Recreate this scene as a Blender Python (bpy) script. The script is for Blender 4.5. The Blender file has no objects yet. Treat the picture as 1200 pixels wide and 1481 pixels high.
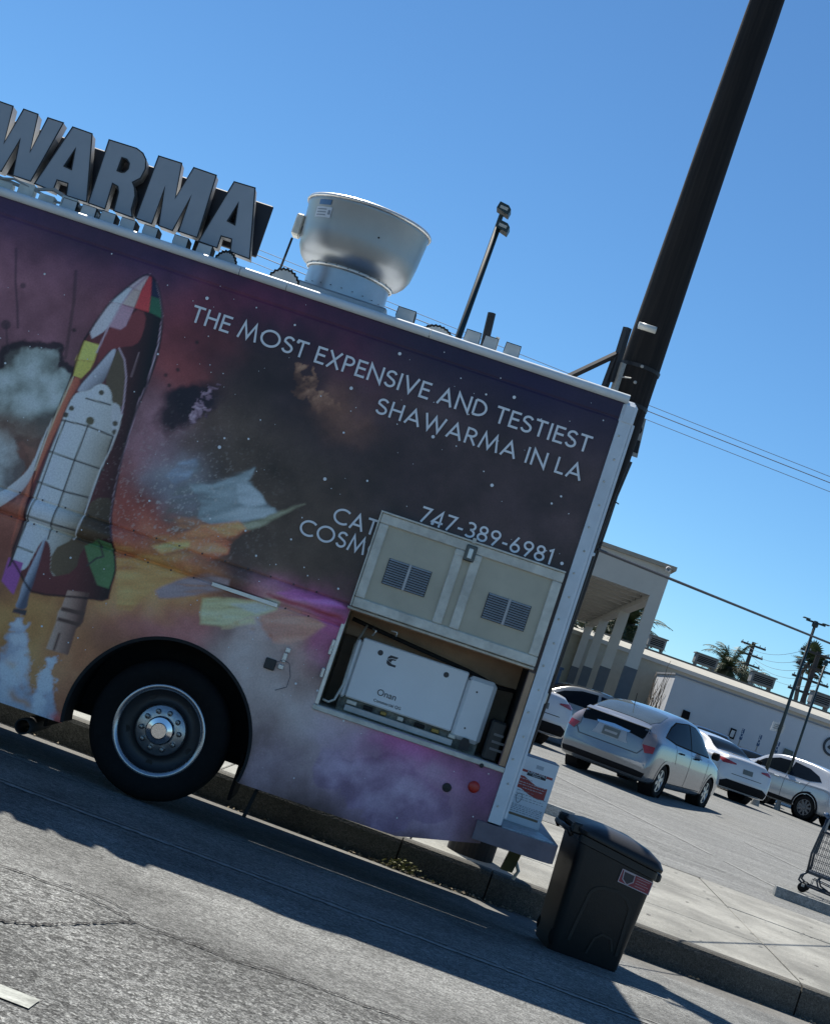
import bpy, bmesh, math, random
import numpy as np
from mathutils import Vector, Matrix
from mathutils.bvhtree import BVHTree

# ---------------------------------------------------------------- camera, sky, sun
SC = bpy.context.scene
COL = SC.collection
cam = bpy.data.cameras.new('camera'); co = bpy.data.objects.new('camera', cam); COL.objects.link(co)
cam.sensor_fit = 'VERTICAL'; cam.sensor_height = 24.0; cam.lens = 37.27
cam.clip_start = 0.1; cam.clip_end = 8000
co.matrix_world = Matrix.Translation(Vector((1.7540,-9.6121,1.4892))) @ Matrix(((0.940524,-0.330595,0.078244),(0.049021,-0.095841,-0.994189),(0.336173,0.938894,-0.073934))).to_4x4()
SC.camera = co

SUN_EL = math.radians(55.0)
SUN_AZ = Vector((-0.461, 0.887, 0)).normalized()           # horizontal direction towards the sun
world = bpy.data.worlds.new('World'); SC.world = world; world.use_nodes = True
wn = world.node_tree
sky = wn.nodes.new('ShaderNodeTexSky'); sky.sky_type = 'NISHITA'; sky.sun_disc = False
sky.sun_elevation = SUN_EL; sky.sun_rotation = math.atan2(SUN_AZ.x, SUN_AZ.y)
sky.altitude = 100; sky.air_density = 0.85; sky.dust_density = 0.0; sky.ozone_density = 10.0
bg = wn.nodes['Background']; bg.inputs['Strength'].default_value = 0.086
tint = wn.nodes.new('ShaderNodeMix'); tint.data_type = 'RGBA'; tint.blend_type = 'MULTIPLY'; tint.inputs['Factor'].default_value = 1.0
tint.inputs['B'].default_value = (.85, 1.03, 1.0, 1)          # camera white balance of a clear summer sky
wn.links.new(sky.outputs[0], tint.inputs['A']); wn.links.new(tint.outputs['Result'], bg.inputs[0])
sl = bpy.data.lights.new('sun', 'SUN'); so = bpy.data.objects.new('sun', sl); COL.objects.link(so)
sl.energy = 5.0; sl.angle = math.radians(0.53); sl.color = (1.0, 0.95, 0.87)
so.rotation_euler = (SUN_AZ * math.cos(SUN_EL) + Vector((0, 0, math.sin(SUN_EL)))).to_track_quat('Z', 'Y').to_euler()
SC.view_settings.view_transform = 'Standard'; SC.view_settings.look = 'None'
SC.view_settings.exposure = 0.5; SC.view_settings.gamma = 1.0
SC.render.engine = 'CYCLES'

# ---------------------------------------------------------------- helpers
def lin(c):
    c = c / 255.0
    return c / 12.92 if c <= 0.04045 else ((c + 0.055) / 1.055) ** 2.4
def rgb(r, g, b): return (lin(r), lin(g), lin(b))

MATS = {}
def mat(name, color, rough=0.5, metal=0.0, var=0.12, vscale=6.0, bump=0.0, bscale=60.0, coat=0.0, spec=0.5, trans=0.0, emit=None):
    if name in MATS: return MATS[name]
    m = bpy.data.materials.new(name); m.use_nodes = True; nt = m.node_tree
    b = nt.nodes['Principled BSDF']
    b.inputs['Roughness'].default_value = rough; b.inputs['Metallic'].default_value = metal
    b.inputs['Coat Weight'].default_value = coat; b.inputs['Specular IOR Level'].default_value = spec
    b.inputs['Transmission Weight'].default_value = trans
    tc = nt.nodes.new('ShaderNodeTexCoord')
    n = nt.nodes.new('ShaderNodeTexNoise'); n.inputs['Scale'].default_value = vscale; n.inputs['Detail'].default_value = 6
    n.inputs['Roughness'].default_value = 0.65
    nt.links.new(tc.outputs['Object'], n.inputs['Vector'])
    r = nt.nodes.new('ShaderNodeValToRGB')
    r.color_ramp.elements[0].position = 0.3; r.color_ramp.elements[1].position = 0.7
    r.color_ramp.elements[0].color = tuple(max(0, c * (1 - var)) for c in color) + (1,)
    r.color_ramp.elements[1].color = tuple(min(1, c * (1 + var)) for c in color) + (1,)
    nt.links.new(n.outputs[0], r.inputs[0]); nt.links.new(r.outputs[0], b.inputs['Base Color'])
    if bump:
        n2 = nt.nodes.new('ShaderNodeTexNoise'); n2.inputs['Scale'].default_value = bscale; n2.inputs['Detail'].default_value = 4
        nt.links.new(tc.outputs['Object'], n2.inputs['Vector'])
        bp = nt.nodes.new('ShaderNodeBump'); bp.inputs['Strength'].default_value = bump; bp.inputs['Distance'].default_value = 0.01
        nt.links.new(n2.outputs[0], bp.inputs['Height']); nt.links.new(bp.outputs[0], b.inputs['Normal'])
    if emit:
        b.inputs['Emission Color'].default_value = emit[0] + (1,); b.inputs['Emission Strength'].default_value = emit[1]
    MATS[name] = m
    return m

class MB:
    """collects shapes, then links them as one mesh object"""
    def __init__(s): s.v = []; s.f = []
    def add(s, vs, fs):
        o = len(s.v); s.v += [tuple(v) for v in vs]; s.f += [tuple(i + o for i in f) for f in fs]; return s
    def box(s, x0, x1, y0, y1, z0, z1):
        return s.add([(x0,y0,z0),(x1,y0,z0),(x1,y1,z0),(x0,y1,z0),(x0,y0,z1),(x1,y0,z1),(x1,y1,z1),(x0,y1,z1)],
                     [(0,3,2,1),(4,5,6,7),(0,1,5,4),(1,2,6,5),(2,3,7,6),(3,0,4,7)])
    def bbox(s, x0, x1, y0, y1, z0, z1, b=0.01):
        """box with chamfered edges"""
        vs = []
        for x, y, z in [(a, c, d) for a in (0, 1) for c in (0, 1) for d in (0, 1)]:
            X, Y, Z = (x1 if x else x0), (y1 if y else y0), (z1 if z else z0)
            sx, sy, sz = (-1 if x else 1), (-1 if y else 1), (-1 if z else 1)
            vs += [(X, Y + sy*b, Z + sz*b), (X + sx*b, Y, Z + sz*b), (X + sx*b, Y + sy*b, Z)]
        bm = bmesh.new()
        for v in vs: bm.verts.new(v)
        r = bmesh.ops.convex_hull(bm, input=bm.verts)
        bm.verts.index_update()
        s.add([v.co[:] for v in bm.verts], [[v.index for v in f.verts] for f in bm.faces]); bm.free(); return s
    def prism(s, poly, axis, a, b):
        """extrude a 2-d polygon along axis ('x','y','z') from a to b"""
        def P(p, t): return {'x': (t, p[0], p[1]), 'y': (p[0], t, p[1]), 'z': (p[0], p[1], t)}[axis]
        n = len(poly)
        vs = [P(p, a) for p in poly] + [P(p, b) for p in poly]
        return s.add(vs, [tuple(range(n)), tuple(range(2*n-1, n-1, -1))] + [(i, n+i, n+(i+1) % n, (i+1) % n) for i in range(n)])
    def tube(s, pts, r, n=10, cap=True, r2=None):
        pts = [Vector(p) for p in pts]; m = len(pts); vs = []; fs = []
        up = None
        for i, p in enumerate(pts):
            t = (pts[min(i+1, m-1)] - pts[max(i-1, 0)]).normalized()
            if up is None: up = Vector((0, 0, 1)) if abs(t.z) < 0.9 else Vector((1, 0, 0))
            u = (up - t * up.dot(t)).normalized(); w = t.cross(u); up = u
            rr = r if r2 is None else r + (r2 - r) * i / (m - 1)
            vs += [p + (u * math.cos(2*math.pi*k/n) + w * math.sin(2*math.pi*k/n)) * rr for k in range(n)]
        for i in range(m-1):
            fs += [(i*n+k, i*n+(k+1) % n, (i+1)*n+(k+1) % n, (i+1)*n+k) for k in range(n)]
        if cap: fs += [tuple(range(n-1, -1, -1)), tuple(range((m-1)*n, m*n))]
        return s.add(vs, fs)
    def lathe(s, prof, c, axis='z', n=32, closed=False):
        """prof: list of (radius, height along axis)"""
        vs = []; m = len(prof)
        for r, h in prof:
            for k in range(n):
                a = 2*math.pi*k/n; p, q = r*math.cos(a), r*math.sin(a)
                v = {'z': (p, q, h), 'y': (p, h, q), 'x': (h, p, q)}[axis]
                vs.append((c[0]+v[0], c[1]+v[1], c[2]+v[2]))
        rng = range(m) if closed else range(m-1)
        fs = [(i*n+k, i*n+(k+1) % n, ((i+1) % m)*n+(k+1) % n, ((i+1) % m)*n+k) for i in rng for k in range(n)]
        return s.add(vs, fs)
    def disc(s, c, r, axis='y', n=20):
        vs = []
        for k in range(n):
            a = 2*math.pi*k/n; p, q = r*math.cos(a), r*math.sin(a)
            v = {'z': (p, q, 0), 'y': (p, 0, q), 'x': (0, p, q)}[axis]
            vs.append((c[0]+v[0], c[1]+v[1], c[2]+v[2]))
        return s.add(vs, [tuple(range(n))])
    def build(s, name, m, parent=None, smooth=False, kind=None, local=True, auto=None):
        me = bpy.data.meshes.new(name); me.from_pydata(s.v, [], s.f); me.update()
        bm = bmesh.new(); bm.from_mesh(me); bmesh.ops.recalc_face_normals(bm, faces=bm.faces); bm.to_mesh(me); bm.free()
        return link(name, me, m, parent, smooth, kind, auto)

def link(name, me, m, parent=None, smooth=False, kind=None, auto=None):
    o = bpy.data.objects.new(name, me); COL.objects.link(o)
    if m is not None and len(me.materials) == 0: me.materials.append(m)
    if smooth or auto:
        me.polygons.foreach_set('use_smooth', [True] * len(me.polygons))
        if auto: me.set_sharp_from_angle(angle=math.radians(auto))
    if parent is not None: o.parent = parent
    if kind: o['kind'] = kind
    return o
def thing(name, label, cat, loc=(0, 0, 0), rz=0.0, group=None, ry=0.0):
    o = bpy.data.objects.new(name, None); COL.objects.link(o); o.empty_display_size = 0.2
    o.location = loc; o.rotation_euler = (0, ry, rz); tag(o, label, cat, group); return o
def tag(o, label, cat, group=None):
    o['label'] = label; o['category'] = cat
    if group: o['group'] = group
    return o
def struct(o): o['kind'] = 'structure'; return o

def curve_mesh(splines, depth, bevel=0.0):
    """flat filled curve (outer and hole loops) extruded; lies in XZ, front at y=0, back at y=depth"""
    cu = bpy.data.curves.new('outline', 'CURVE'); cu.dimensions = '2D'; cu.fill_mode = 'BOTH'; cu.extrude = depth / 2
    cu.bevel_depth = bevel; cu.bevel_resolution = 1
    if bevel: cu.offset = -bevel
    for sp in splines:
        s = cu.splines.new('POLY'); s.points.add(len(sp) - 1); s.use_cyclic_u = True
        for p, q in zip(s.points, sp): p.co = (q[0], q[1], 0, 1)
    return _curve_to_mesh(cu, depth)
def text_mesh(body, size, depth=0.002, align='LEFT', bold=0.0):
    cu = bpy.data.curves.new('lettering', 'FONT'); cu.body = body; cu.size = size; cu.extrude = depth / 2; cu.align_x = align
    cu.offset = bold
    return _curve_to_mesh(cu, depth)
def _curve_to_mesh(cu, depth):
    o = bpy.data.objects.new('tmp_curve', cu); COL.objects.link(o)
    dg = bpy.context.evaluated_depsgraph_get(); dg.update()
    me = bpy.data.meshes.new_from_object(o.evaluated_get(dg)); bpy.data.objects.remove(o); bpy.data.curves.remove(cu)
    me.transform(Matrix.Translation((0, depth / 2, 0)) @ Matrix.Rotation(math.pi / 2, 4, 'X'))
    me.materials.clear()
    return me

def ribbon(mb, pl, w, y, closed=False):
    """flat stroke along a polyline in XZ at depth y"""
    n = len(pl); L = []; Rr = []
    for i in range(n):
        p = Vector(pl[i]).to_2d()
        a = Vector(pl[i-1]).to_2d() if (i > 0 or closed) else None
        b = Vector(pl[(i+1) % n]).to_2d() if (i < n-1 or closed) else None
        d1 = (p - a).normalized() if a is not None else None
        d2 = (b - p).normalized() if b is not None else None
        if d1 is None: d1 = d2
        if d2 is None: d2 = d1
        n1 = Vector((-d1.y, d1.x)); n2 = Vector((-d2.y, d2.x))
        m = n1 + n2
        m = n1 if m.length < 1e-4 else m.normalized()
        k = 1 / max(0.35, m.dot(n1))
        L.append(p + m*k*w/2); Rr.append(p - m*k*w/2)
    vs = [(p.x, y, p.y) for p in L] + [(p.x, y, p.y) for p in Rr]
    e = n if closed else n-1
    mb.add(vs, [(i, (i+1) % n, n+(i+1) % n, n+i) for i in range(e)])

# geometric sans capitals as strokes: width, list of centre lines (cap height 1)
def arc(cx, cy, rx, ry, a0, a1, n=14):
    return [(cx + rx*math.cos(math.radians(a0+(a1-a0)*i/n)), cy + ry*math.sin(math.radians(a0+(a1-a0)*i/n))) for i in range(n+1)]
GLY = {
 'T': (.56, [[(0,.93),(.56,.93)], [(.28,.93),(.28,0)]]),
 'H': (.62, [[(.07,0),(.07,1)], [(.55,0),(.55,1)], [(.07,.53),(.55,.53)]]),
 'E': (.48, [[(.07,0),(.07,1)], [(.07,.93),(.48,.93)], [(.07,.53),(.45,.53)], [(.07,.07),(.48,.07)]]),
 'M': (.92, [[(.05,0),(.2,.97),(.46,.12),(.72,.97),(.87,0)]]),
 'O': (.98, [arc(.49,.5,.42,.45,0,360,30)[:-1]]),
 'S': (.52, [arc(.27,.71,.2,.22,25,200,10) + arc(.26,.28,.21,.22,70,-165,14)]),
 'X': (.64, [[(.05,0),(.59,1)], [(.05,1),(.59,0)]]),
 'P': (.52, [[(.07,0),(.07,1)], [(.07,.93),(.24,.93)] + arc(.24,.705,.22,.225,85,-85,12) + [(.07,.48)]]),
 'N': (.72, [[(.07,0),(.07,.95),(.65,.05),(.65,1)]]),
 'I': (.16, [[(.08,0),(.08,1)]]),
 'V': (.68, [[(.04,1),(.34,.08),(.64,1)]]),
 'A': (.74, [[(.05,0),(.37,.93),(.69,0)], [(.18,.3),(.56,.3)]]),
 'D': (.68, [[(.07,.07),(.07,.93)], [(.07,.93),(.2,.93)] + arc(.2,.5,.41,.43,85,-85,16) + [(.07,.07)]]),
 'W': (1.0, [[(.04,1),(.27,.08),(.5,.9),(.73,.08),(.96,1)]]),
 'R': (.56, [[(.07,0),(.07,1)], [(.07,.93),(.24,.93)] + arc(.24,.705,.22,.225,85,-85,12) + [(.07,.48)], [(.24,.48),(.52,0)]]),
 'L': (.42, [[(.07,1),(.07,.07),(.42,.07)]]),
 'C': (.8, [arc(.5,.5,.43,.44,48,312,24)]),
 '7': (.5, [[(.02,.93),(.46,.93),(.12,0)]]),
 '4': (.58, [[(.42,0),(.42,.93),(.05,.27),(.56,.27)]]),
 '3': (.5, [arc(.22,.72,.2,.21,140,-80,14) + arc(.22,.28,.22,.22,80,-140,14)]),
 '8': (.52, [arc(.26,.73,.17,.2,0,360,20)[:-1], arc(.26,.28,.21,.22,0,360,20)[:-1]]),
 '9': (.52, [arc(.26,.7,.2,.23,0,360,20)[:-1], [(.45,.62),(.2,0)]]),
 '6': (.52, [arc(.26,.29,.2,.23,0,360,20)[:-1], [(.07,.37),(.32,1)]]),
 '1': (.3, [[(.04,.8),(.2,.93),(.2,0)]]),
 '-': (.32, [[(.03,.36),(.29,.36)]]),
}
def stroke_text(body, x0, x1, z, cap, y, name, m, parent, th=.135):
    gap = .1; adv = []; x = 0
    for ch in body:
        if ch == ' ': x += .3; continue
        adv.append((ch, x)); x += GLY[ch][0] + gap
    W = x - gap; kx = (x1 - x0) / W
    root = bpy.data.objects.new(name, None); COL.objects.link(root); root.parent = parent; root.empty_display_size = .05
    for ch, ox in adv:
        mb = MB()
        for lay, st in enumerate(GLY[ch][1]):
            closed = ch in 'O' or (ch in '8' ) or (ch in '96' and len(st) > 5)
            ribbon(mb, [(x0 + (ox + p[0])*kx, z + p[1]*cap) for p in st], th*cap, y - .0003*lay, closed)
        mb.build('letter', m, root)
    return root

random.seed(7)

# ================================================================ the setting: street, kerb, sidewalk, parking lot
def ground_mat(name, cols, speck, rough=0.9, bump=0.5, stain=0.35, fine=210.0, streak=None):
    """cols: dark, mid, light aggregate colours; speck = strength of stone speckle"""
    m = bpy.data.materials.new(name); m.use_nodes = True; nt = m.node_tree; L = nt.links
    b = nt.nodes['Principled BSDF']; b.inputs['Roughness'].default_value = rough; b.inputs['Specular IOR Level'].default_value = 0.3
    tc = nt.nodes.new('ShaderNodeTexCoord')
    n1 = nt.nodes.new('ShaderNodeTexNoise'); n1.inputs['Scale'].default_value = fine; n1.inputs['Detail'].default_value = 3; n1.inputs['Roughness'].default_value = .7
    n2 = nt.nodes.new('ShaderNodeTexNoise'); n2.inputs['Scale'].default_value = 1.1; n2.inputs['Detail'].default_value = 7; n2.inputs['Roughness'].default_value = .6
    n3 = nt.nodes.new('ShaderNodeTexVoronoi'); n3.inputs['Scale'].default_value = fine * .45; n3.feature = 'F1'
    for n in (n1, n2, n3): L.new(tc.outputs['Object'], n.inputs['Vector'])
    if streak:
        mp = nt.nodes.new('ShaderNodeMapping'); mp.inputs['Scale'].default_value = streak
        L.new(tc.outputs['Object'], mp.inputs['Vector']); L.new(mp.outputs[0], n2.inputs['Vector'])
    r1 = nt.nodes.new('ShaderNodeValToRGB'); e = r1.color_ramp.elements
    e[0].position = .36; e[0].color = cols[0] + (1,); e[1].position = .66; e[1].color = cols[2] + (1,)
    k = e.new(.5); k.color = cols[1] + (1,)
    L.new(n1.outputs[0], r1.inputs[0])
    r2 = nt.nodes.new('ShaderNodeMapRange'); r2.inputs['From Min'].default_value = .3; r2.inputs['From Max'].default_value = .7
    r2.inputs['To Min'].default_value = 1 - stain; r2.inputs['To Max'].default_value = 1 + stain * .6
    L.new(n2.outputs[0], r2.inputs['Value'])
    mx = nt.nodes.new('ShaderNodeMix'); mx.data_type = 'RGBA'; mx.blend_type = 'MULTIPLY'; mx.inputs['Factor'].default_value = 1
    L.new(r1.outputs[0], mx.inputs['A']); L.new(r2.outputs[0], mx.inputs['B'])
    # individual pale or dark stones
    r3 = nt.nodes.new('ShaderNodeMapRange'); r3.inputs['To Min'].default_value = 1 - speck; r3.inputs['To Max'].default_value = 1 + speck
    sp = nt.nodes.new('ShaderNodeSeparateColor'); L.new(n3.outputs['Color'], sp.inputs[0]); L.new(sp.outputs[0], r3.inputs['Value'])
    m2 = nt.nodes.new('ShaderNodeMix'); m2.data_type = 'RGBA'; m2.blend_type = 'MULTIPLY'; m2.inputs['Factor'].default_value = 1
    L.new(mx.outputs['Result'], m2.inputs['A']); L.new(r3.outputs[0], m2.inputs['B']); L.new(m2.outputs['Result'], b.inputs['Base Color'])
    bp = nt.nodes.new('ShaderNodeBump'); bp.inputs['Strength'].default_value = bump; bp.inputs['Distance'].default_value = .006
    L.new(n3.outputs['Distance'], bp.inputs['Height']); L.new(bp.outputs[0], b.inputs['Normal'])
    MATS[name] = m
    return m
def g3(v, t=(1, 1.01, .95)): return tuple(v * a for a in t)
asph_lane = ground_mat('asphalt_lane', (g3(.028), g3(.13), g3(.32)), .6, bump=1.0, fine=105, stain=.5)
asph_park = ground_mat('asphalt_shoulder', (g3(.06), g3(.17), g3(.29)), .42, bump=.7, fine=140, stain=.5)
asph_lot = ground_mat('asphalt_lot', (g3(.10), g3(.19), g3(.25)), .25, bump=.4, fine=90, streak=(.5, 3.2, 1), stain=.3)
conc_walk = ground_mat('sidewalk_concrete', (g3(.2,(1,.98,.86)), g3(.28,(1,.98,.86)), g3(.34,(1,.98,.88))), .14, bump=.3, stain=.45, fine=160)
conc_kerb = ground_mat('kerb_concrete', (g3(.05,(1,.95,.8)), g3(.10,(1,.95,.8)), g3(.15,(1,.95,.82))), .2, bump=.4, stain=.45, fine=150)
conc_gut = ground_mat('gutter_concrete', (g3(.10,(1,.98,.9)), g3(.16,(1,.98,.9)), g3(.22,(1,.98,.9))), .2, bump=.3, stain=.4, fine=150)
joint_m = mat('joint_dirt', (.05, .045, .04), .95, var=.4, vscale=30)
conc_stop = ground_mat('wheel_stop_concrete', (g3(.2), g3(.3), g3(.4)), .2, bump=.4, stain=.5, fine=120)
far_ground = ground_mat('far_ground', (g3(.12), g3(.16), g3(.2)), .2, fine=4)
paint_w = mat('worn_white_paint', (.34, .35, .31), .8, var=.5, vscale=22, bump=.4, bscale=80)
paint_f = mat('faded_road_paint', (.24, .24, .225), .9, var=.35, vscale=18)
tar_m = mat('crack_dark', (.018, .017, .016), .95, var=.4, vscale=40)

def zroad(y):
    P = [(-60, .14), (-8, .14), (-4, .11), (-2, .06), (0, 0), (1.6, -.115), (2.25, -.16), (2.3, -.16)]
    for (a, za), (b, zb) in zip(P, P[1:]):
        if y <= b: return za + (zb - za) * (y - a) / (b - a)
    return -.16
def zlot(y): return .06 + .23 * max(0, min(1, (y - 8.3) / 11.2))
def sheet(name, xs, ys, zf, m):
    mb = MB(); nx = len(xs)
    mb.add([(x, y, zf(y)) for y in ys for x in xs], [(j*nx+i, j*nx+i+1, (j+1)*nx+i+1, (j+1)*nx+i) for j in range(len(ys)-1) for i in range(nx-1)])
    return struct(mb.build(name, m, smooth=True))
XS = [-250, -60, -20, -8, -4, -2, 0, 2, 4, 6, 8, 12, 25, 60, 250]
road = sheet('road', XS, [-60, -30, -12, -8, -6, -4, -3.30], zroad, asph_lane)
shoulder = sheet('road_shoulder', XS, [-3.30, -2.6, -2, -1, 0, .8, 1.6], zroad, asph_park)
gutter = sheet('gutter', XS, [1.6, 2.0, 2.35], zroad, conc_gut)
lot = sheet('parking_lot', XS, [8.3, 9, 11, 13, 15, 17, 19.5, 25, 40, 80, 250], zlot, asph_lot)
walk = struct(MB().box(-250, 250, 2.44, 8.3, -.3, .022).build('sidewalk', joint_m))
struct(MB().add([(-4000, -4000, -1.2), (4000, -4000, -1.2), (4000, 4000, -1.2), (-4000, 4000, -1.2)], [(0, 1, 2, 3)]).build('ground', far_ground))
struct(MB().add([(-1500, 250, .27), (1500, 250, .27), (1500, 3500, .27), (-1500, 3500, .27)], [(0, 1, 2, 3)]).build('far_terrain', far_ground))
# sidewalk slabs, each with its own worn edges and slight unevenness
rs = random.Random(3)
def slab(x0, x1, y0, y1, name='slab'):
    g = .007; b = .006; t = .058 + rs.uniform(-.003, .003)
    mb = MB(); mb.bbox(x0+g, x1-g, y0+g, y1-g, -.02, t, b)
    mb.build(name, conc_walk, walk)
xe = [-40, -9.0] + [-7.55 + 1.525*i for i in range(13)] + [40]
for ya, yb in ((2.44, 4.05), (4.05, 6.2), (6.2, 8.3)):
    for a, b in zip(xe, xe[1:]): slab(a, b, ya, yb)
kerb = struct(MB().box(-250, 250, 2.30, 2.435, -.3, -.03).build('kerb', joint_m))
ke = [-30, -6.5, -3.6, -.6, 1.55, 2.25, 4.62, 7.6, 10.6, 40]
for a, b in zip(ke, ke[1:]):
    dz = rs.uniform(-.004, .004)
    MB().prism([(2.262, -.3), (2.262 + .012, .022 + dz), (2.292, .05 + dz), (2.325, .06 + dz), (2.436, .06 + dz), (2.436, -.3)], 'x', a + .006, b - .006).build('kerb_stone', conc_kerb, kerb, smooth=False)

# painted line along the shoulder, lane dash, parking bay lines
def strip(name, poly, zf, dz, m, parent):
    mb = MB(); mb.add([(x, y, zf(y) + dz) for x, y in poly], [tuple(range(len(poly)))]); return mb.build(name, m, parent)
def rough_line(name, x0, x1, y, w, zf, dz, m, parent, n=60, jag=.012, gaps=0.0):
    mb = MB(); rr = random.Random(len(name) + int(100*abs(y)))
    for i in range(n):
        a = x0 + (x1-x0)*i/n; b = x0 + (x1-x0)*(i+1)/n
        if rr.random() < gaps: continue
        ya = y - w/2 + rr.uniform(-jag, jag); yb = y + w/2 + rr.uniform(-jag, jag)
        mb.add([(a, ya, zf(ya)+dz), (b, ya + rr.uniform(-jag, jag)*.5, zf(ya)+dz), (b, yb, zf(yb)+dz), (a, yb + rr.uniform(-jag, jag)*.5, zf(yb)+dz)], [(0, 1, 2, 3)])
    return mb.build(name, m, parent)
rough_line('painted_line', -9, 14, -1.235, .055, zroad, .004, paint_f, shoulder, 420, .012, .0)
rough_line('painted_line', -9, 14, -1.13, .020, zroad, .004, paint_f, shoulder, 420, .007, .12)
rough_line('seam', -9, 14, -.12, .018, zroad, .004, paint_f, shoulder, 300, .005, .1)  # pale strip drawn in along the edge of the deep shade under the truck
rough_line('lane_dash', -2.2, .83, -4.95, .11, zroad, .005, paint_w, road, 26, .008, .0)
rr_ = random.Random(5)
def crack(pts, w, parent, zf, dz=.004, jig=.02, sub=10):
    P = []
    for (x0, y0), (x1, y1) in zip(pts, pts[1:]):
        for k in range(sub): P.append((x0+(x1-x0)*k/sub + rr_.uniform(-jig, jig)*.4, y0+(y1-y0)*k/sub + rr_.uniform(-jig, jig)))
    P.append(pts[-1]); mb = MB()
    for (a, b), (c, d) in zip(P, P[1:]):
        ww = w * rr_.uniform(.35, 1.3); w2 = w * rr_.uniform(.35, 1.3)
        mb.add([(a, b-ww/2, zf(b)+dz), (c, d-w2/2, zf(d)+dz), (c, d+w2/2, zf(d)+dz), (a, b+ww/2, zf(b)+dz)], [(0, 1, 2, 3)])
    mb.build('crack', tar_m, parent)
C1 = [(-0.424,-3.282),(0.193,-3.331),(0.536,-3.293),(0.778,-3.44),(1.006,-3.437),(1.181,-3.461),(1.425,-3.386),(1.876,-3.369),(2.38,-3.378)]
crack(C1, .016, road, lambda y: zroad(y), .006, .012, 14)
C2 = [(0.33,-4.596),(0.474,-4.181),(0.564,-4.061),(0.623,-3.908),(0.683,-3.735),(0.734,-3.562),(0.789,-3.443)]
crack(C2, .03, road, zroad, .006, .02, 12)
C3 = [(0.429,-3.208),(0.542,-3.204),(0.639,-3.234),(0.776,-3.312)]
crack(C3, .012, road, zroad, .006, .012, 8)
C4 = [(-0.165,-2.815),(-0.113,-2.395),(-0.058,-2.138)]
crack(C4, .014, shoulder, zroad, .005, .012, 8)
def lot_line(p, q, w=.1):
    d = (Vector(q) - Vector(p)).normalized(); n = Vector((-d.y, d.x)) * w/2; mb = MB(); N = 24
    for i in range(N):
        if rr_.random() < .08: continue
        a = Vector(p).lerp(Vector(q), i/N); b = Vector(p).lerp(Vector(q), (i+1)/N)
        k = rr_.uniform(.5, 1)
        mb.add([(v.x, v.y, zlot(v.y)+.005) for v in (a-n*k, b-n*k, b+n, a+n)], [(0, 1, 2, 3)])
    mb.build('bay_line', paint_f, lot)
lot_line((2.6, 16.6), (6.1, 9.9)); lot_line((6.2, 16.0), (9.6, 9.6)); lot_line((-1.0, 16.6), (2.4, 9.9))
for i in range(4):
    x = rr_.uniform(2, 7); y = rr_.uniform(9.5, 14)
    crack([(x, y), (x+.8, y-.25), (x+1.5, y-.2), (x+2.4, y-.6)], .02, lot, zlot, .005, .03, 6)
mb = MB(); rg_ = random.Random(12)
for k in range(150):
    x, y, r = rg_.uniform(2.2, 9), rg_.uniform(2.5, 8.2), rg_.choice([.008, .01, .013, .02]); mb.disc((x, y, .0632), r, 'z', 8)
mb.build('gum_spots', mat('old_gum', (.09, .085, .075), .9), walk, kind='stuff')
# debris and weeds in the gutter
deb = mat('dry_leaf_litter', (.3, .25, .17), .9, var=.5, vscale=30)
mb = MB(); rd = random.Random(9)
for k in range(420):
    x = rd.choice([rd.gauss(1.5, .25), rd.gauss(2.0, .3), rd.uniform(-1.5, 6)]); y = 2.235 - abs(rd.gauss(0, .05)); s = rd.uniform(.006, .022)
    a = rd.uniform(0, 6.3); z = zroad(y) + rd.uniform(.004, .02)
    mb.add([(x + s*math.cos(a), y + s*math.sin(a), z), (x - s*.4*math.sin(a), y + s*.4*math.cos(a), z + rd.uniform(0, .015)), (x - s*math.cos(a), y - s*math.sin(a), z), (x + s*.4*math.sin(a), y - s*.4*math.cos(a), z)], [(0, 1, 2, 3)])
tag(mb.build('leaf_litter', deb, kind='stuff'), 'dry leaf litter and grit lying along the foot of the kerb', 'litter')
MB_S = mat('lot_stone', (.2, .19, .17), .9)
weed_m = mat('weed_leaf', (.16, .16, .05), .7, var=.5, vscale=40)
wt = thing('weed', 'small yellow green weed growing at the foot of the kerb', 'weed', (1.62, 2.2, zroad(2.2)))
mb = MB()
for k in range(110):
    a = rd.uniform(0, 6.3); r = abs(rd.gauss(0, .08)); h = rd.uniform(.01, .1) * max(.3, 1 - r*4); s = rd.uniform(.006, .014); b = rd.uniform(0, 3)
    x, y = r*1.5*math.cos(a), -abs(r*.5*math.sin(a))
    mb.add([(x-s, y, h), (x, y-s*math.cos(b), h+s*.8), (x+s, y, h+s*math.sin(b)), (x, y+s*.5, h-s*.6)], [(0, 1, 2, 3)])
mb.build('leaves', weed_m, wt, kind='stuff')
mb = MB()
for k in range(9):
    a = rd.uniform(0, 6.3); mb.tube([(0, 0, 0), (.05*math.cos(a), -.03*abs(math.sin(a)), .04), (.11*math.cos(a), -.05*abs(math.sin(a)), rd.uniform(.03, .1))], .0015, 4)
mb.build('strands', weed_m, wt)

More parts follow.
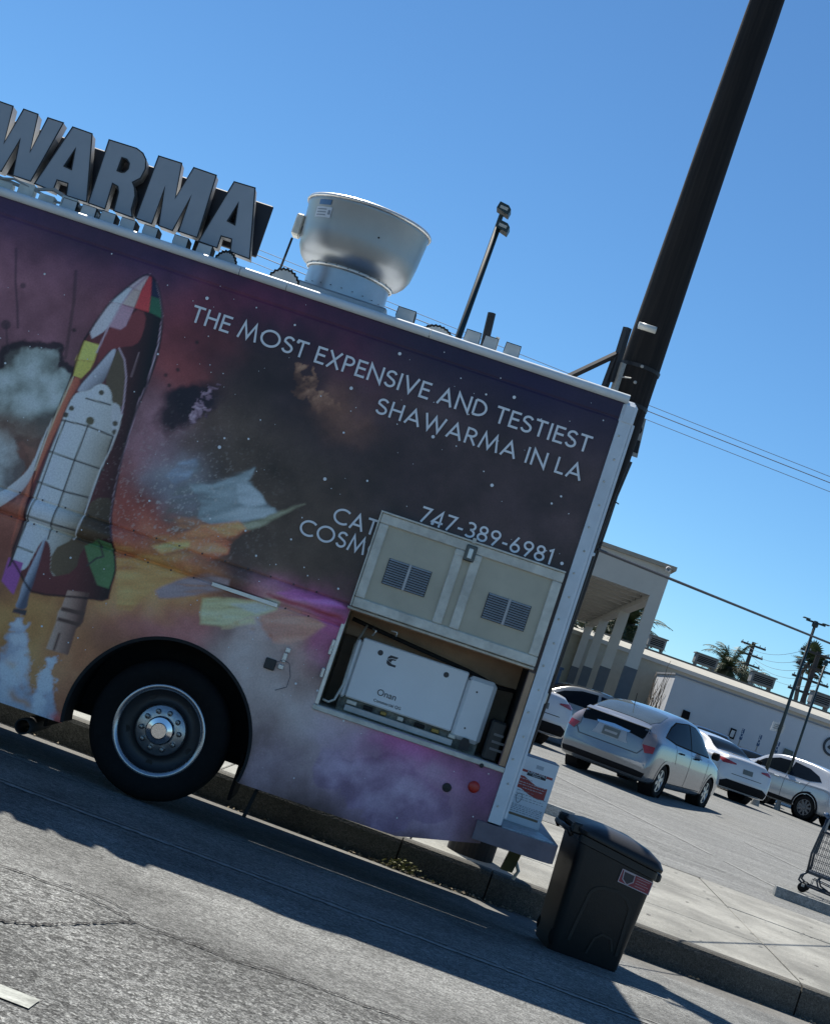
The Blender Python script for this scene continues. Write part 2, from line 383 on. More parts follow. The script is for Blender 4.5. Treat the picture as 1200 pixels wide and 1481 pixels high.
# ================================================================ the food truck
TR = thing('food_truck', 'food truck wrapped in a purple space picture with a rocket, parked at the kerb', 'food truck', (0, 0, 0))
TR.rotation_mode = 'XYZ'
TR.matrix_world = Matrix.Rotation(math.radians(3.35), 4, 'Z') @ Matrix.Rotation(math.radians(-1.15), 4, 'Y')
white_p = mat('white_painted_metal', (.75, .78, .79), .4, var=.06, vscale=9, bump=.05)
alu = mat('brushed_aluminium', (.62, .62, .60), .38, metal=.85, var=.12, vscale=14, bump=.06, bscale=120)
alu_dull = mat('oxidised_aluminium', (.62, .60, .52), .5, metal=.2, var=.22, vscale=9, bump=.15, bscale=90)
cream = mat('cream_aluminium_sheet', (.50, .46, .35), .45, metal=.05, var=.1, vscale=4)
black_m = mat('black_plastic', (.012, .012, .013), .5, var=.3)
rubber = mat('tyre_rubber', (.009, .0088, .0085), .85, var=.25, vscale=20, bump=.2, spec=.2)
dark_m = mat('dark_underbody', (.014, .013, .012), .85, var=.4, vscale=8)
chrome = mat('polished_chrome', (.75, .76, .78), .12, metal=1.0, var=.04)
red_lens = mat('red_lens', (.45, .03, .02), .3, var=.1)
LET = mat('white_vinyl_lettering', (.84, .85, .86), .45, var=.03)

# ---- wrap picture: colours as printed, painted on a fine grid of points
E_ = np.array([.25, .31, .385])        # brightness of the print relative to what the shade shows
def fbm(x, z, sc, oct=5, seed=0):
    rg = np.random.RandomState(seed); out = np.zeros_like(x); amp = 1; tot = 0
    for o in range(oct):
        T_ = rg.rand(64, 64); u = x*sc*(2**o) + rg.rand()*50; v = z*sc*(2**o) + rg.rand()*50
        iu = np.floor(u).astype(int); iv = np.floor(v).astype(int); fu = u-iu; fv = v-iv
        fu = fu*fu*(3-2*fu); fv = fv*fv*(3-2*fv)
        g = lambda a, b: T_[a % 64, b % 64]
        out += amp*((g(iu, iv)*(1-fu)+g(iu+1, iv)*fu)*(1-fv)+(g(iu, iv+1)*(1-fu)+g(iu+1, iv+1)*fu)*fv); tot += amp; amp *= .55
    return out/tot
def L3(c): return np.array(rgb(*c)) / E_
AX, AZ, AR = -.02, .42, .575          # wheel arch
OX0, OX1, OZ0, OZ1 = .856, 2.0, .892, 1.508   # generator opening
BOT = .295
SAT = .92
def chaikin(P, it=2):
    for _ in range(it):
        Q = []
        for (ax, az), (bx, bz) in zip(P, P[1:]+P[:1]): Q += [(.75*ax+.25*bx, .75*az+.25*bz), (.25*ax+.75*bx, .25*az+.75*bz)]
        P = Q
    return P
def seg_dist(x, z, P, closed):
    d = np.full(len(x), 9.0); ins = np.zeros(len(x), bool)
    for i in range(len(P) if closed else len(P)-1):
        ax, az = P[i]; bx, bz = P[(i+1) % len(P)]; ux, uz = bx-ax, bz-az
        t = np.clip(((x-ax)*ux+(z-az)*uz)/(ux*ux+uz*uz+1e-9), 0, 1); d = np.minimum(d, np.hypot(x-ax-t*ux, z-az-t*uz))
        if closed and az != bz: ins ^= ((az > z) != (bz > z)) & (x < (bx-ax)*(z-az)/(bz-az)+ax)
    return d, ins
SHAPES = []     # printed fields, back to front: polygon, colour, optional second colour and gradient ends, edge softness, streak, warp, smoothing
def shp(P, c, c2=None, g=None, soft=.008, streak=0.0, warp=0.0, it=1, k=1.0): SHAPES.append(('p', chaikin(P, it) if it else P, c, c2, g, soft, streak, warp, k))
def ink_line(P, c, w=.011, k=1.0): SHAPES.append(('l', P, c, None, None, w, 0, 0, k))
def dot(P, c, r, k=1.0): SHAPES.append(('d', P, c, None, None, r, 0, 0, k))
shp([(-0.375,1.881),(-0.317,2.057),(-0.287,2.015),(-0.313,1.916),(-0.218,1.945),(-0.073,2.042),(0.027,2.142),(0.001,2.044),(0.169,1.944),(0.23,1.919),(0.059,1.788),(-0.158,1.641),(-0.3,1.578),(-0.417,1.658)], (86, 102, 114), (64, 66, 66), [(-0.064,2.015),(-0.278,1.6)], soft=.05, streak=22, warp=.03, it=0, k=.8)
shp([(-0.428,1.52),(-0.306,1.68),(-0.119,1.743),(0.045,1.828),(0.095,1.77),(-0.002,1.619),(-0.227,1.454),(-0.448,1.321)], (150, 86, 56), (120, 92, 58), [(0.015,1.788),(-0.312,1.441)], soft=.05, streak=15, warp=.03, it=0, k=.75)
shp([(-0.326,1.912),(-0.19,1.95),(-0.073,2.042),(0.027,2.142),(0.027,2.098),(0.001,2.044),(0.109,1.99),(0.169,1.944),(0.216,1.937),(0.232,1.913),(0.192,1.877),(0.059,1.788),(-0.11,1.716),(-0.203,1.729),(-0.222,1.827)], (96, 116, 128), (76, 90, 100), [(-0.174,1.903),(0.156,1.895)], soft=.015, streak=22, warp=.01, it=0)
shp([(-0.046,2.006),(0.022,2.133),(0.025,2.082),(-0.003,2.035),(0.124,1.988),(0.16,1.948),(0.067,1.895),(0.005,1.903)], (112, 134, 148), soft=.022, streak=18, warp=.012, it=0)
shp([(-0.15,1.747),(0.027,1.881),(0.218,1.933),(0.233,1.914),(0.18,1.87),(0.015,1.788)], (116, 138, 150), soft=.022, streak=18, warp=.012, it=0)
shp([(0.058,1.79),(0.192,1.877),(0.239,1.915),(0.332,1.991),(0.381,2.022),(0.314,1.955),(0.206,1.837),(0.093,1.754)], (96, 104, 92), soft=.022, streak=18, warp=.012, it=0)
shp([(-0.327,1.569),(-0.185,1.676),(0.041,1.796),(0.088,1.768),(0.044,1.701),(-0.075,1.616),(-0.25,1.52),(-0.357,1.485)], (186, 108, 66), soft=.022, streak=18, warp=.012, it=0)
shp([(-0.415,1.48),(-0.271,1.58),(-0.176,1.649),(-0.091,1.663),(-0.204,1.558),(-0.347,1.458)], (198, 130, 76), soft=.022, streak=18, warp=.012, it=0)
shp([(-0.422,2.015),(-0.337,2.073),(-0.31,2.037),(-0.336,1.939),(-0.406,1.885),(-0.474,1.907)], (92, 110, 134), soft=.022, streak=18, warp=.012, it=0)
shp([(-0.02,1.276),(0.052,1.304),(0.157,1.331),(0.305,1.374),(0.406,1.413),(0.434,1.403),(0.428,1.348),(0.362,1.302),(0.269,1.242),(0.152,1.155),(0.016,1.125)], (152, 152, 110), soft=.022, streak=18, warp=.012, it=0)
shp([(0.168,1.298),(0.322,1.373),(0.407,1.409),(0.431,1.4),(0.418,1.353),(0.317,1.291)], (136, 156, 146), soft=.022, streak=18, warp=.012, it=0)
shp([(0.145,1.152),(0.27,1.239),(0.319,1.263),(0.337,1.233),(0.245,1.192),(0.151,1.146)], (166, 146, 108), soft=.022, streak=18, warp=.012, it=0)
shp([(0.349,1.293),(0.432,1.347),(0.483,1.379),(0.674,1.39),(0.749,1.362),(0.651,1.244),(0.58,1.188),(0.474,1.165),(0.379,1.23)], (142, 98, 92), soft=.022, streak=18, warp=.012, it=0)
shp([(0.393,1.45),(0.505,1.504),(0.662,1.524),(0.795,1.516),(0.824,1.501),(0.68,1.469),(0.57,1.457),(0.479,1.438)], (136, 72, 128), soft=.022, streak=18, warp=.012, it=0)
shp([(0.344,1.426),(0.448,1.432),(0.609,1.437),(0.817,1.45),(0.844,1.418),(0.632,1.42),(0.423,1.411)], (96, 44, 56), soft=.022, streak=18, warp=.012, it=0)
shp([(-0.635,1.43),(-0.346,1.424),(-0.14,1.39),(-0.214,1.308),(-0.323,1.227),(-0.407,1.074),(-0.492,1.056),(-0.564,1.237)], (150, 104, 62), soft=.022, streak=18, warp=.012, it=0)
shp([(-0.232,1.622),(-0.131,1.691),(-0.033,1.677),(0.032,1.654),(0.036,1.575),(-0.067,1.506),(-0.176,1.527)], (172, 90, 62), soft=.022, streak=18, warp=.012, it=0)
shp([(-0.303,1.233),(-0.201,1.336),(-0.042,1.435),(0.106,1.439),(0.107,1.37),(-0.067,1.278),(-0.264,1.189)], (100, 94, 104), soft=.022, streak=18, warp=.012, it=0)
shp([(-0.981,3.067),(-0.928,3.034),(-0.874,2.961),(-0.827,2.862),(-0.79,2.738),(-0.772,2.619),(-0.765,2.486),(-0.773,2.347),(-0.781,2.209),(-0.779,2.075),(-0.763,1.9),(-0.734,1.697),(-0.707,1.55),(-0.65,1.435),(-0.589,1.31),(-0.571,1.25),(-0.57,1.145),(-0.558,1.079),(-0.7,1.054),(-1.001,0.977),(-1.066,1.018),(-1.151,1.1),(-1.212,1.147),(-1.206,1.349),(-1.216,1.502),(-1.246,1.682),(-1.253,1.859),(-1.24,2.078),(-1.226,2.308),(-1.229,2.398),(-1.231,2.545),(-1.218,2.589),(-1.196,2.687),(-1.155,2.826),(-1.077,2.961),(-1.025,3.038)], (70, 40, 46), (20, 17, 24), [(-1.075,2.472),(-0.799,2.519)], it=1)
shp([(-0.983,3.066),(-1.025,3.038),(-1.087,2.949),(-1.052,2.951)], (158, 148, 164), it=0)
shp([(-1.089,2.944),(-1.155,2.827),(-1.085,2.837),(-1.052,2.947)], (160, 178, 196), it=0)
shp([(-1.156,2.824),(-1.185,2.736),(-1.206,2.644),(-1.213,2.608),(-1.184,2.572),(-1.132,2.635),(-1.114,2.677),(-1.087,2.833)], (160, 156, 172), it=0)
shp([(-0.98,3.064),(-1.049,2.951),(-1,2.948)], (164, 144, 152), it=0)
shp([(-1.05,2.946),(-0.999,2.946),(-1.003,2.839),(-1.083,2.836)], (150, 134, 134), it=0)
shp([(-1.084,2.832),(-1.003,2.834),(-1.015,2.679),(-1.111,2.677)], (128, 100, 120), it=0)
shp([(-0.978,3.065),(-0.964,3.056),(-0.934,2.958),(-0.909,2.841),(-0.999,2.838),(-0.997,2.948)], (158, 44, 46), it=0)
shp([(-0.93,2.939),(-0.871,2.939),(-0.829,2.862),(-0.821,2.828),(-0.908,2.841)], (36, 76, 62), it=0)
shp([(-0.961,3.055),(-0.928,3.031),(-0.871,2.942),(-0.93,2.941)], (28, 34, 56), it=0)
shp([(-1.115,2.674),(-1.014,2.677),(-1,2.833),(-0.919,2.831),(-0.897,2.702),(-0.912,2.618),(-1.01,2.574),(-1.053,2.536),(-1.093,2.41),(-1.129,2.551)], (84, 44, 50), it=1)
shp([(-1.228,2.546),(-1.131,2.55),(-1.127,2.443),(-1.237,2.418)], (178, 164, 66), it=0)
shp([(-1.236,2.415),(-1.127,2.44),(-1.131,2.391),(-1.167,2.317),(-1.219,2.32)], (164, 148, 60), it=0)
shp([(-1.218,2.315),(-1.161,2.316),(-1.165,2.182),(-1.204,1.977),(-1.221,1.769),(-1.227,1.599),(-1.234,1.429),(-1.232,1.296),(-1.23,1.196),(-1.246,1.336),(-1.257,1.589),(-1.253,1.702),(-1.253,1.859),(-1.239,2.044)], (168, 92, 72), (112, 60, 52), [(-1.284,1.726),(-1.193,1.722)], it=1)
shp([(-1.247,2.058),(-1.268,1.888),(-1.273,1.695),(-1.356,1.55),(-1.433,1.452),(-1.408,1.382),(-1.355,1.422),(-1.28,1.525),(-1.242,1.672),(-1.242,2.021)], (178, 178, 184), (104, 100, 112), [(-1.356,1.55),(-1.263,1.509)], it=2)
shp([(-1.019,2.568),(-1.054,2.538),(-1.101,2.418),(-1.156,2.286),(-1.169,2.226),(-1.091,2.261),(-1.025,2.328),(-1.021,2.445)], (140, 152, 174), (82, 88, 100), [(-1.101,2.418),(-1.02,2.378)], it=2)
shp([(-1.017,2.569),(-0.974,2.552),(-0.918,2.434),(-0.875,2.279),(-0.872,2.212),(-0.932,2.224),(-0.966,2.305),(-1.021,2.332),(-1.021,2.445)], (66, 62, 54), it=2)
shp([(-1.169,2.226),(-1.091,2.261),(-1.064,2.312),(-1.016,2.334),(-0.963,2.295),(-0.941,2.234),(-0.894,2.243),(-0.856,2.184),(-0.848,2.096),(-0.851,1.96),(-0.869,1.82),(-0.871,1.651),(-0.867,1.529),(-0.878,1.37),(-0.861,1.242),(-0.861,1.164),(-0.94,1.104),(-0.987,1.266),(-1.024,1.31),(-1.063,1.308),(-1.082,1.19),(-1.1,1.084),(-1.201,1.084),(-1.196,1.196),(-1.188,1.299),(-1.197,1.386),(-1.203,1.529),(-1.198,1.833),(-1.192,2.037),(-1.188,2.152)], (186, 202, 208), (112, 118, 120), [(-1.187,1.927),(-0.84,1.93)], it=2)
shp([(-1.027,2.053),(-0.862,2.041),(-0.851,1.96),(-0.869,1.82),(-0.871,1.651),(-0.867,1.529),(-0.878,1.37),(-0.861,1.242),(-0.861,1.164),(-0.94,1.104),(-0.987,1.266),(-1.024,1.31),(-1.037,1.472),(-1.033,1.586),(-1.037,1.82)], (150, 160, 164), (92, 92, 86), [(-1.036,1.944),(-0.84,1.93)], it=1)
shp([(-0.866,1.524),(-0.852,1.646),(-0.732,1.686),(-0.707,1.55),(-0.653,1.445),(-0.748,1.413),(-0.817,1.323),(-0.801,1.184),(-0.94,1.102),(-0.987,1.266),(-0.878,1.37)], (72, 66, 56), (44, 40, 36), [(-1.002,1.373),(-0.654,1.4)], it=1)
shp([(-1.096,2.211),(-1.088,2.253),(-1.063,2.309),(-1.015,2.332),(-0.973,2.308),(-0.945,2.267),(-0.942,2.22)], (196, 208, 212), (140, 148, 152), [(-1.088,2.253),(-0.948,2.254)], it=2)
shp([(-0.938,2.241),(-0.892,2.237),(-0.865,2.198),(-0.855,2.139),(-0.849,2.051),(-0.864,2.046),(-0.907,2.122)], (140, 146, 156), it=2)
shp([(-0.804,1.35),(-0.733,1.418),(-0.648,1.415),(-0.588,1.3),(-0.577,1.243),(-0.579,1.153),(-0.651,1.151),(-0.736,1.25)], (58, 88, 64), it=0)
shp([(-1.218,1.139),(-1.122,1.138),(-1.113,1.024),(-1.114,0.935),(-1.141,0.948),(-1.212,0.991)], (110, 62, 122), it=0)
shp([(-1.047,1.369),(-1.035,1.228),(-1.021,1.033),(-1.024,0.949),(-1.005,0.872),(-1.084,0.857),(-1.076,0.926),(-1.086,1.011),(-1.061,1.23)], (140, 158, 184), (58, 66, 84), [(-1.101,1.117),(-1.026,1.109)], it=2)
shp([(-1.084,0.857),(-1.005,0.872),(-1.002,0.838),(-1.086,0.832)], (48, 50, 60), it=0)
shp([(-0.812,1.064),(-0.68,1.092),(-0.658,0.911),(-0.684,0.858),(-0.679,0.694),(-0.818,0.689),(-0.814,0.867),(-0.824,0.919),(-0.813,0.958)], (138, 116, 110), (62, 50, 50), [(-0.819,0.857),(-0.68,0.87)], it=0)
for s in ([(-0.811,0.959),(-0.671,0.973),(-0.669,0.947),(-0.811,0.935)], [(-0.812,0.892),(-0.668,0.901),(-0.669,0.878),(-0.809,0.871)], [(-0.779,0.804),(-0.765,0.804),(-0.764,0.694),(-0.777,0.694)]): shp(s, (58, 48, 48), it=0)
for s in ([(-1.192,2.037),(-1.029,2.053),(-0.862,2.041)], [(-1.203,1.831),(-1.028,1.828),(-0.849,1.827)], [(-1.211,1.632),(-1.025,1.627),(-0.872,1.639)], [(-1.207,1.415),(-1.006,1.416),(-0.886,1.423)], [(-1.198,1.218),(-1.091,1.215)],
          [(-1.029,2.053),(-1.037,1.82),(-1.036,1.596),(-1.036,1.406),(-1.028,1.319)], [(-1.172,2.044),(-1.181,1.816),(-1.181,1.547),(-1.189,1.332),(-1.194,1.097)], [(-0.862,2.041),(-0.859,1.857),(-0.871,1.651),(-0.871,1.539)], [(-1.096,2.211),(-0.942,2.22)], [(-0.748,1.246),(-0.71,1.304),(-0.673,1.327),(-0.73,1.408)]): ink_line(s, (46, 48, 52), .011)
for s in ([(-0.927,3.032),(-0.869,2.945),(-0.821,2.847),(-0.787,2.671),(-0.77,2.405),(-0.782,2.31),(-0.771,2.038)], [(-0.771,2.038),(-0.763,1.9),(-0.739,1.706),(-0.707,1.55),(-0.65,1.435)], [(-0.981,3.067),(-1.05,2.947),(-1.084,2.833),(-1.113,2.675),(-1.13,2.499)], [(-1.008,2.569),(-0.953,2.513),(-0.907,2.415),(-0.871,2.269),(-0.857,2.184)]): ink_line(s, (132, 118, 138), .009)
dot([(-1.027,2.087)], (66, 66, 56), .026)
for s in ([(-1.019,2.274)], [(-1.161,2.124)], [(-1.18,2.075)], [(-0.876,2.121)], [(-0.861,2.07)]): dot(s, (58, 58, 54), .017)
ink_line([(-1.816,2.953),(-1.75,2.758),(-1.685,2.608),(-1.641,2.492)], (48, 38, 50), .014, .7)
ink_line([(-1.42,2.937),(-1.369,2.76),(-1.336,2.589),(-1.301,2.408)], (48, 38, 46), .02, .6)
ink_line([(-1.714,2.485),(-1.673,2.385),(-1.644,2.327)], (44, 36, 46), .012, .6)
dot([(-1.717,2.486)], (44, 36, 46), .03, .7)
dot([(-1.698,2.75)], (50, 40, 52), .018, .7)
for s in ([(-0.566,2.756)], [(-1.308,2.587)], [(-0.681,2.503)], [(-0.621,2.557)], [(-0.64,2.449)]): dot(s, (34, 28, 34), .012, .8)
ink_line(chaikin([(-0.981,3.067),(-0.928,3.034),(-0.874,2.961),(-0.827,2.862),(-0.79,2.738),(-0.772,2.619),(-0.765,2.486),(-0.773,2.347),(-0.781,2.209),(-0.779,2.075),(-0.763,1.9),(-0.734,1.697),(-0.707,1.55),(-0.65,1.435),(-0.589,1.31),(-0.571,1.25),(-0.57,1.145),(-0.558,1.079),(-0.7,1.054),(-1.001,0.977),(-1.066,1.018),(-1.151,1.1),(-1.212,1.147),(-1.206,1.349),(-1.216,1.502),(-1.246,1.682),(-1.253,1.859),(-1.24,2.078),(-1.226,2.308),(-1.229,2.398),(-1.231,2.545),(-1.218,2.589),(-1.196,2.687),(-1.155,2.826),(-1.077,2.961),(-1.025,3.038)], 1) + chaikin([(-0.981,3.067),(-0.928,3.034),(-0.874,2.961),(-0.827,2.862),(-0.79,2.738),(-0.772,2.619),(-0.765,2.486),(-0.773,2.347),(-0.781,2.209),(-0.779,2.075),(-0.763,1.9),(-0.734,1.697),(-0.707,1.55),(-0.65,1.435),(-0.589,1.31),(-0.571,1.25),(-0.57,1.145),(-0.558,1.079),(-0.7,1.054),(-1.001,0.977),(-1.066,1.018),(-1.151,1.1),(-1.212,1.147),(-1.206,1.349),(-1.216,1.502),(-1.246,1.682),(-1.253,1.859),(-1.24,2.078),(-1.226,2.308),(-1.229,2.398),(-1.231,2.545),(-1.218,2.589),(-1.196,2.687),(-1.155,2.826),(-1.077,2.961),(-1.025,3.038)], 1)[:1], (26, 22, 30), .013, .85)
ink_line([(-1.054,2.538),(-1.101,2.418),(-1.156,2.286),(-1.188,2.152),(-1.192,2.037),(-1.198,1.833),(-1.203,1.529),(-1.197,1.386),(-1.196,1.196),(-1.201,1.084)], (44, 42, 48), .010, .8)
ink_line([(-0.856,2.184),(-0.848,2.096),(-0.851,1.96),(-0.869,1.82),(-0.871,1.651),(-0.867,1.529),(-0.878,1.37)], (186, 190, 196), .008, .7)
ink_line([(-1.216,2.312),(-1.237,2.068),(-1.249,1.849),(-1.244,1.694)], (200, 180, 150), .008, .6)
ink_line([(-0.883,2.582),(-0.88,2.492),(-0.879,2.425)], (120, 110, 120), .008, .5)
def paint(x, z):
    n1 = fbm(x, z, 1.6, 6, 1) - .5; n2 = fbm(x, z, 1.6, 6, 2) - .5; n3 = fbm(x, z, 5, 6, 3); n4 = fbm(x, z, 2.2, 6, 4)
    n5 = fbm(x, z, 9, 5, 5) - .5; n6 = fbm(x, z, 9, 5, 6) - .5
    wx = x + .55*n1 + .06*n5; wz = z + .55*n2 + .06*n6
    base = np.ones((len(x), 3)) * L3((50, 44, 48))
    def mixin(w, c):
        nonlocal base
        base = base*(1-w[:, None]) + (c if isinstance(c, np.ndarray) and c.ndim == 2 else L3(c))*w[:, None]
    def blob(pts, r, c, k=1.0, asp=1.0, ang=0.0, hard=0.0, warp=1.0):
        for (px, pz) in pts:
            dx = (x + (wx-x)*warp) - px; dz = (z + (wz-z)*warp) - pz; ca, sa = math.cos(ang), math.sin(ang)
            u = (dx*ca + dz*sa)/(r*asp); v = (-dx*sa + dz*ca)/r; d = np.sqrt(u*u + v*v)
            mixin((np.exp(-d*d*1.2) if not hard else np.clip((1-d)/hard + .5, 0, 1))*k, c)
    n7 = fbm(x, z, 26, 4, 7) - .5; n8 = fbm(x, z, 26, 4, 8) - .5
    def cloud(balls, lit, dark, k=.95, rim=.0, w_=.16, f_=.0, hs=.12):
        m = np.full(len(x), -9.0); up = np.zeros(len(x))
        for (px, pz), r in balls:
            d = np.hypot(x+w_*n1+w_*.62*n5+f_*n7-px, z+w_*n2+w_*.62*n6+f_*n8-pz)/r; m = np.maximum(m, 1.15-d); up = np.maximum(up, (1.2-d)*(.6+.5*np.clip((z-pz)/r-(x-px)/r*.5, -1, 1)))
        if rim: mixin(np.clip(.5+(m+.16)/.12, 0, 1)*rim, (30, 25, 34))
        w = np.clip(.5+(m-.12)/hs, 0, 1)*k; t = np.clip(up*.9+(n3-.5)*1.6+n5*.8, 0, 1)[:, None]
        mixin(w, L3(dark)*(1-t)+L3(lit)*t)
    # broad sky of the picture
    blob([(-1.744,2.703),(-1.368,2.92),(-1.669,3.002)], .5, (100, 72, 88), .8)
    blob([(-1.742,3.207),(-1.124,3.254),(-0.54,3.267)], .22, (56, 42, 82), .7, 2.2, -.3)
    blob([(-0.824,2.784),(-0.598,3.042),(-0.592,2.634)], .34, (92, 48, 62), .8)
    blob([(-0.03,3.096),(0.403,3.014),(-0.341,3.083)], .32, (100, 42, 66), .75)
    blob([(-0.012,2.648),(-0.254,2.567),(0.38,2.418),(0.81,2.338),(-0.238,2.391)], .36, (34, 29, 36), .8, 1.5)
    blob([(0.956,2.973),(1.494,2.972),(1.95,2.945),(1.386,2.486),(1.841,2.459)], .42, (48, 42, 48), .85, 1.4)
    blob([(0.468,3.354),(1.09,3.381),(1.656,3.298)], .14, (34, 28, 56), .8, 2.5, -.0)
    blob([(-0.303,2.189),(-0.006,2.109),(0.329,2.042),(0.611,1.868),(0.439,1.588)], .34, (58, 53, 50), .85)
    blob([(-0.713,2.594),(-0.535,2.472)], .2, (104, 56, 60), .6)
    blob([(-1.415,1.906),(-1.153,1.545),(-1.324,1.399)], .3, (108, 68, 60), .85)
    blob([(-0.672,2.155),(-0.516,2.028)], .2, (108, 84, 98), .8)
    blob([(-0.374,1.941),(-0.252,1.847)], .17, (92, 104, 120), .75)
    blob([(-0.7,1.787),(-0.55,1.613),(-0.402,1.573)], .22, (118, 62, 58), .8)
    blob([(-0.281,1.481),(-0.439,1.294),(-0.531,1.175)], .17, (160, 108, 62), .8, 1.6, -.1)
    blob([(-0.276,1.083),(-0.409,1.082),(-0.103,1.096)], .2, (112, 72, 76), .85)
    blob([(-1.018,0.79),(-0.738,0.752),(-0.981,0.935)], .26, (140, 98, 58), .9)
    blob([(-0.591,0.713),(-0.561,0.503)], .16, (130, 84, 62), .75)
    cloud(list(zip([(-1.497,2.263),(-1.43,2.353),(-1.541,2.135),(-1.28,2.222),(-1.398,2.047),(-1.544,1.953),(-1.197,2.115)], (.17, .12, .16, .12, .2, .2, .12))), (130, 152, 156), (66, 70, 72), .95, .9)
    cloud(list(zip([(-1.485,1.725),(-1.416,1.681),(-1.475,1.572)], (.13, .11, .14))), (136, 152, 160), (70, 74, 80), .9, .5)
    blob([(-1.441,1.853),(-1.212,1.839)], .17, (92, 78, 72), .6)
    # nebula scraps
    blob([(-0.433,2.371),(-0.499,2.304)], .13, (24, 20, 32), .9, 1.5, .7, .5); cloud(list(zip([(-0.41,2.397),(-0.391,2.484),(-0.423,2.329),(-0.364,2.521),(-0.43,2.273),(-0.38,2.362)], (.032, .03, .034, .02, .03, .026))), (132, 118, 140), (52, 42, 58), .75, 0, .1, .13)
    cloud(list(zip([(0.073,2.767),(0.112,2.707),(0.181,2.676),(0.266,2.65),(0.341,2.64),(0.179,2.748)], (.05, .045, .05, .05, .045, .05))), (122, 98, 82), (60, 46, 42), .7, 0, .12, .14); blob([(0.352,2.634),(0.446,2.621)], .12, (78, 60, 54), .6)
    # lower body
    blob([(0.76,1.429),(0.587,1.416)], .14, (128, 62, 116), .7, 2.0, 0)
    blob([(0.455,1.283),(0.655,1.217)], .2, (140, 104, 98), .8)
    blob([(0.523,0.953),(0.723,0.888),(0.909,0.731),(0.403,1.045)], .3, (128, 120, 124), .9)
    blob([(1.107,0.666),(1.371,0.667),(1.582,0.563)], .26, (120, 108, 136), .85)
    cloud(list(zip([(1.055,0.561),(1.239,0.536),(1.385,0.628),(1.543,0.55),(1.45,0.432),(1.675,0.55)], (.12, .14, .13, .12, .13, .1))), (126, 116, 146), (84, 74, 104), .65)
    blob([(1.609,0.877),(1.464,0.916),(1.332,0.916)], .2, (116, 62, 112), .8)
    blob([(1.939,0.682),(1.939,0.813)], .25, (72, 52, 82), .85)
    blob([(0.711,0.534),(0.659,0.429)], .2, (98, 90, 104), .6)
    # exhaust plumes under the rocket
    for P, rr_s in (([(-1.011,0.77),(-0.988,0.668),(-0.973,0.563),(-0.954,0.459),(-0.943,0.353)], (.05, .075, .1, .12, .13)), ([(-0.743,0.64),(-0.731,0.556),(-0.727,0.469),(-0.731,0.38),(-0.734,0.313)], (.035, .05, .065, .08, .09))):
        cloud(list(zip(P, rr_s)), (196, 212, 230), (120, 134, 158), .95, 0, .1, .10, .45)
    blob([(-0.61,0.364)], .05, (156, 66, 66), .8); blob([(-0.863,0.578),(-0.831,0.413)], .05, (150, 98, 54), .7)
    grain = (1 + (n3 - .5)[:, None]*.75) * (1 + (n4 - .5)[:, None]*.6) * (1 + n5[:, None]*.5)
    base *= grain
    for (kd, P, c, c2, g, soft, streak, warp, k) in SHAPES:
        A = np.array(P); mg = soft*3 + warp + .02
        if kd == 'd': mg += soft
        s = np.where((x > A[:, 0].min()-mg) & (x < A[:, 0].max()+mg) & (z > A[:, 1].min()-mg) & (z < A[:, 1].max()+mg))[0]
        if len(s) == 0: continue
        X, Z = x[s] + warp*2*n5[s], z[s] + warp*2*n6[s]
        if kd == 'p':
            d, ins = seg_dist(X, Z, P, True); w = np.clip(.5 + np.where(ins, d, -d)/soft, 0, 1)
        elif kd == 'l':
            d, ins = seg_dist(X, Z, P, False); w = np.clip(.5 + (soft/2-d)/.007, 0, 1)
        else:
            w = np.clip(.5 + (soft-np.hypot(X-P[0][0], Z-P[0][1]))/.007, 0, 1)
        col = np.ones((len(s), 3))*L3(c)
        if c2 is not None:
            (ax, az), (bx, bz) = g; t = np.clip(((X-ax)*(bx-ax)+(Z-az)*(bz-az))/((bx-ax)**2+(bz-az)**2), 0, 1)[:, None]; col = col*(1-t)+L3(c2)*t
        col *= (1 + (n3[s]-.5)*.35)[:, None]
        if streak:
            sa = math.radians(streak); u = x[s]*math.cos(sa)+z[s]*math.sin(sa); v = -x[s]*math.sin(sa)+z[s]*math.cos(sa)
            q = fbm(u*.15, v, 26, 3, 17); col *= (.45+1.1*q)[:, None]; w = w*np.clip(-.15+2.2*q, 0, 1)
        w = (w*k)[:, None]; base[s] = base[s]*(1-w) + col*w
    # fine spray of paint right of the rocket
    sp_ = np.clip((fbm(x, z, 75, 2, 31)-.68)/.1, 0, 1)*np.exp(-(((x+.33)/.42)**2+((z-1.75)/.4)**2)); mixin(sp_*.4, (140, 146, 152))
    top = np.clip((z + .25*n1 - 2.78)/.4, 0, 1); mixin(top*.75, (23, 19, 48))
    crease = np.exp(-((z-1.372)/.010)**2)*.5 + np.exp(-((z-1.538)/.006)**2)*.25; base *= (1-crease*0)[:, None]
    base = .34*(base/.34)**1.2
    g = base.mean(1, keepdims=True); base = (g + (base-g)*SAT)
    base = np.clip(base, .002, 9); base = base/np.sqrt(1+(base/1.0)**2)
    return np.clip(base, .002, .9)
xs = sorted(set([round(v, 4) for v in list(np.arange(-6.0, -2.2, .05)) + list(np.arange(-2.2, 2.046, .0074))] + [OX0, OX1, 2.046]))
zs = sorted(set([round(v, 4) for v in list(np.arange(BOT, 3.235, .0074))] + [OZ0, OZ1, 1.36, 1.39, 1.525, 1.545, 3.235]))
xs = np.array(xs); zs = np.array(zs)
GX, GZ_ = np.meshgrid(xs, zs); vx = GX.ravel().copy(); vz = GZ_.ravel().copy()
d = np.hypot(vx-AX, vz-AZ); near = (np.abs(d-AR) < .0041) & (vz > BOT + .002)
vx[near] = AX + (vx[near]-AX)*AR/d[near]; vz[near] = AZ + (vz[near]-AZ)*AR/d[near]
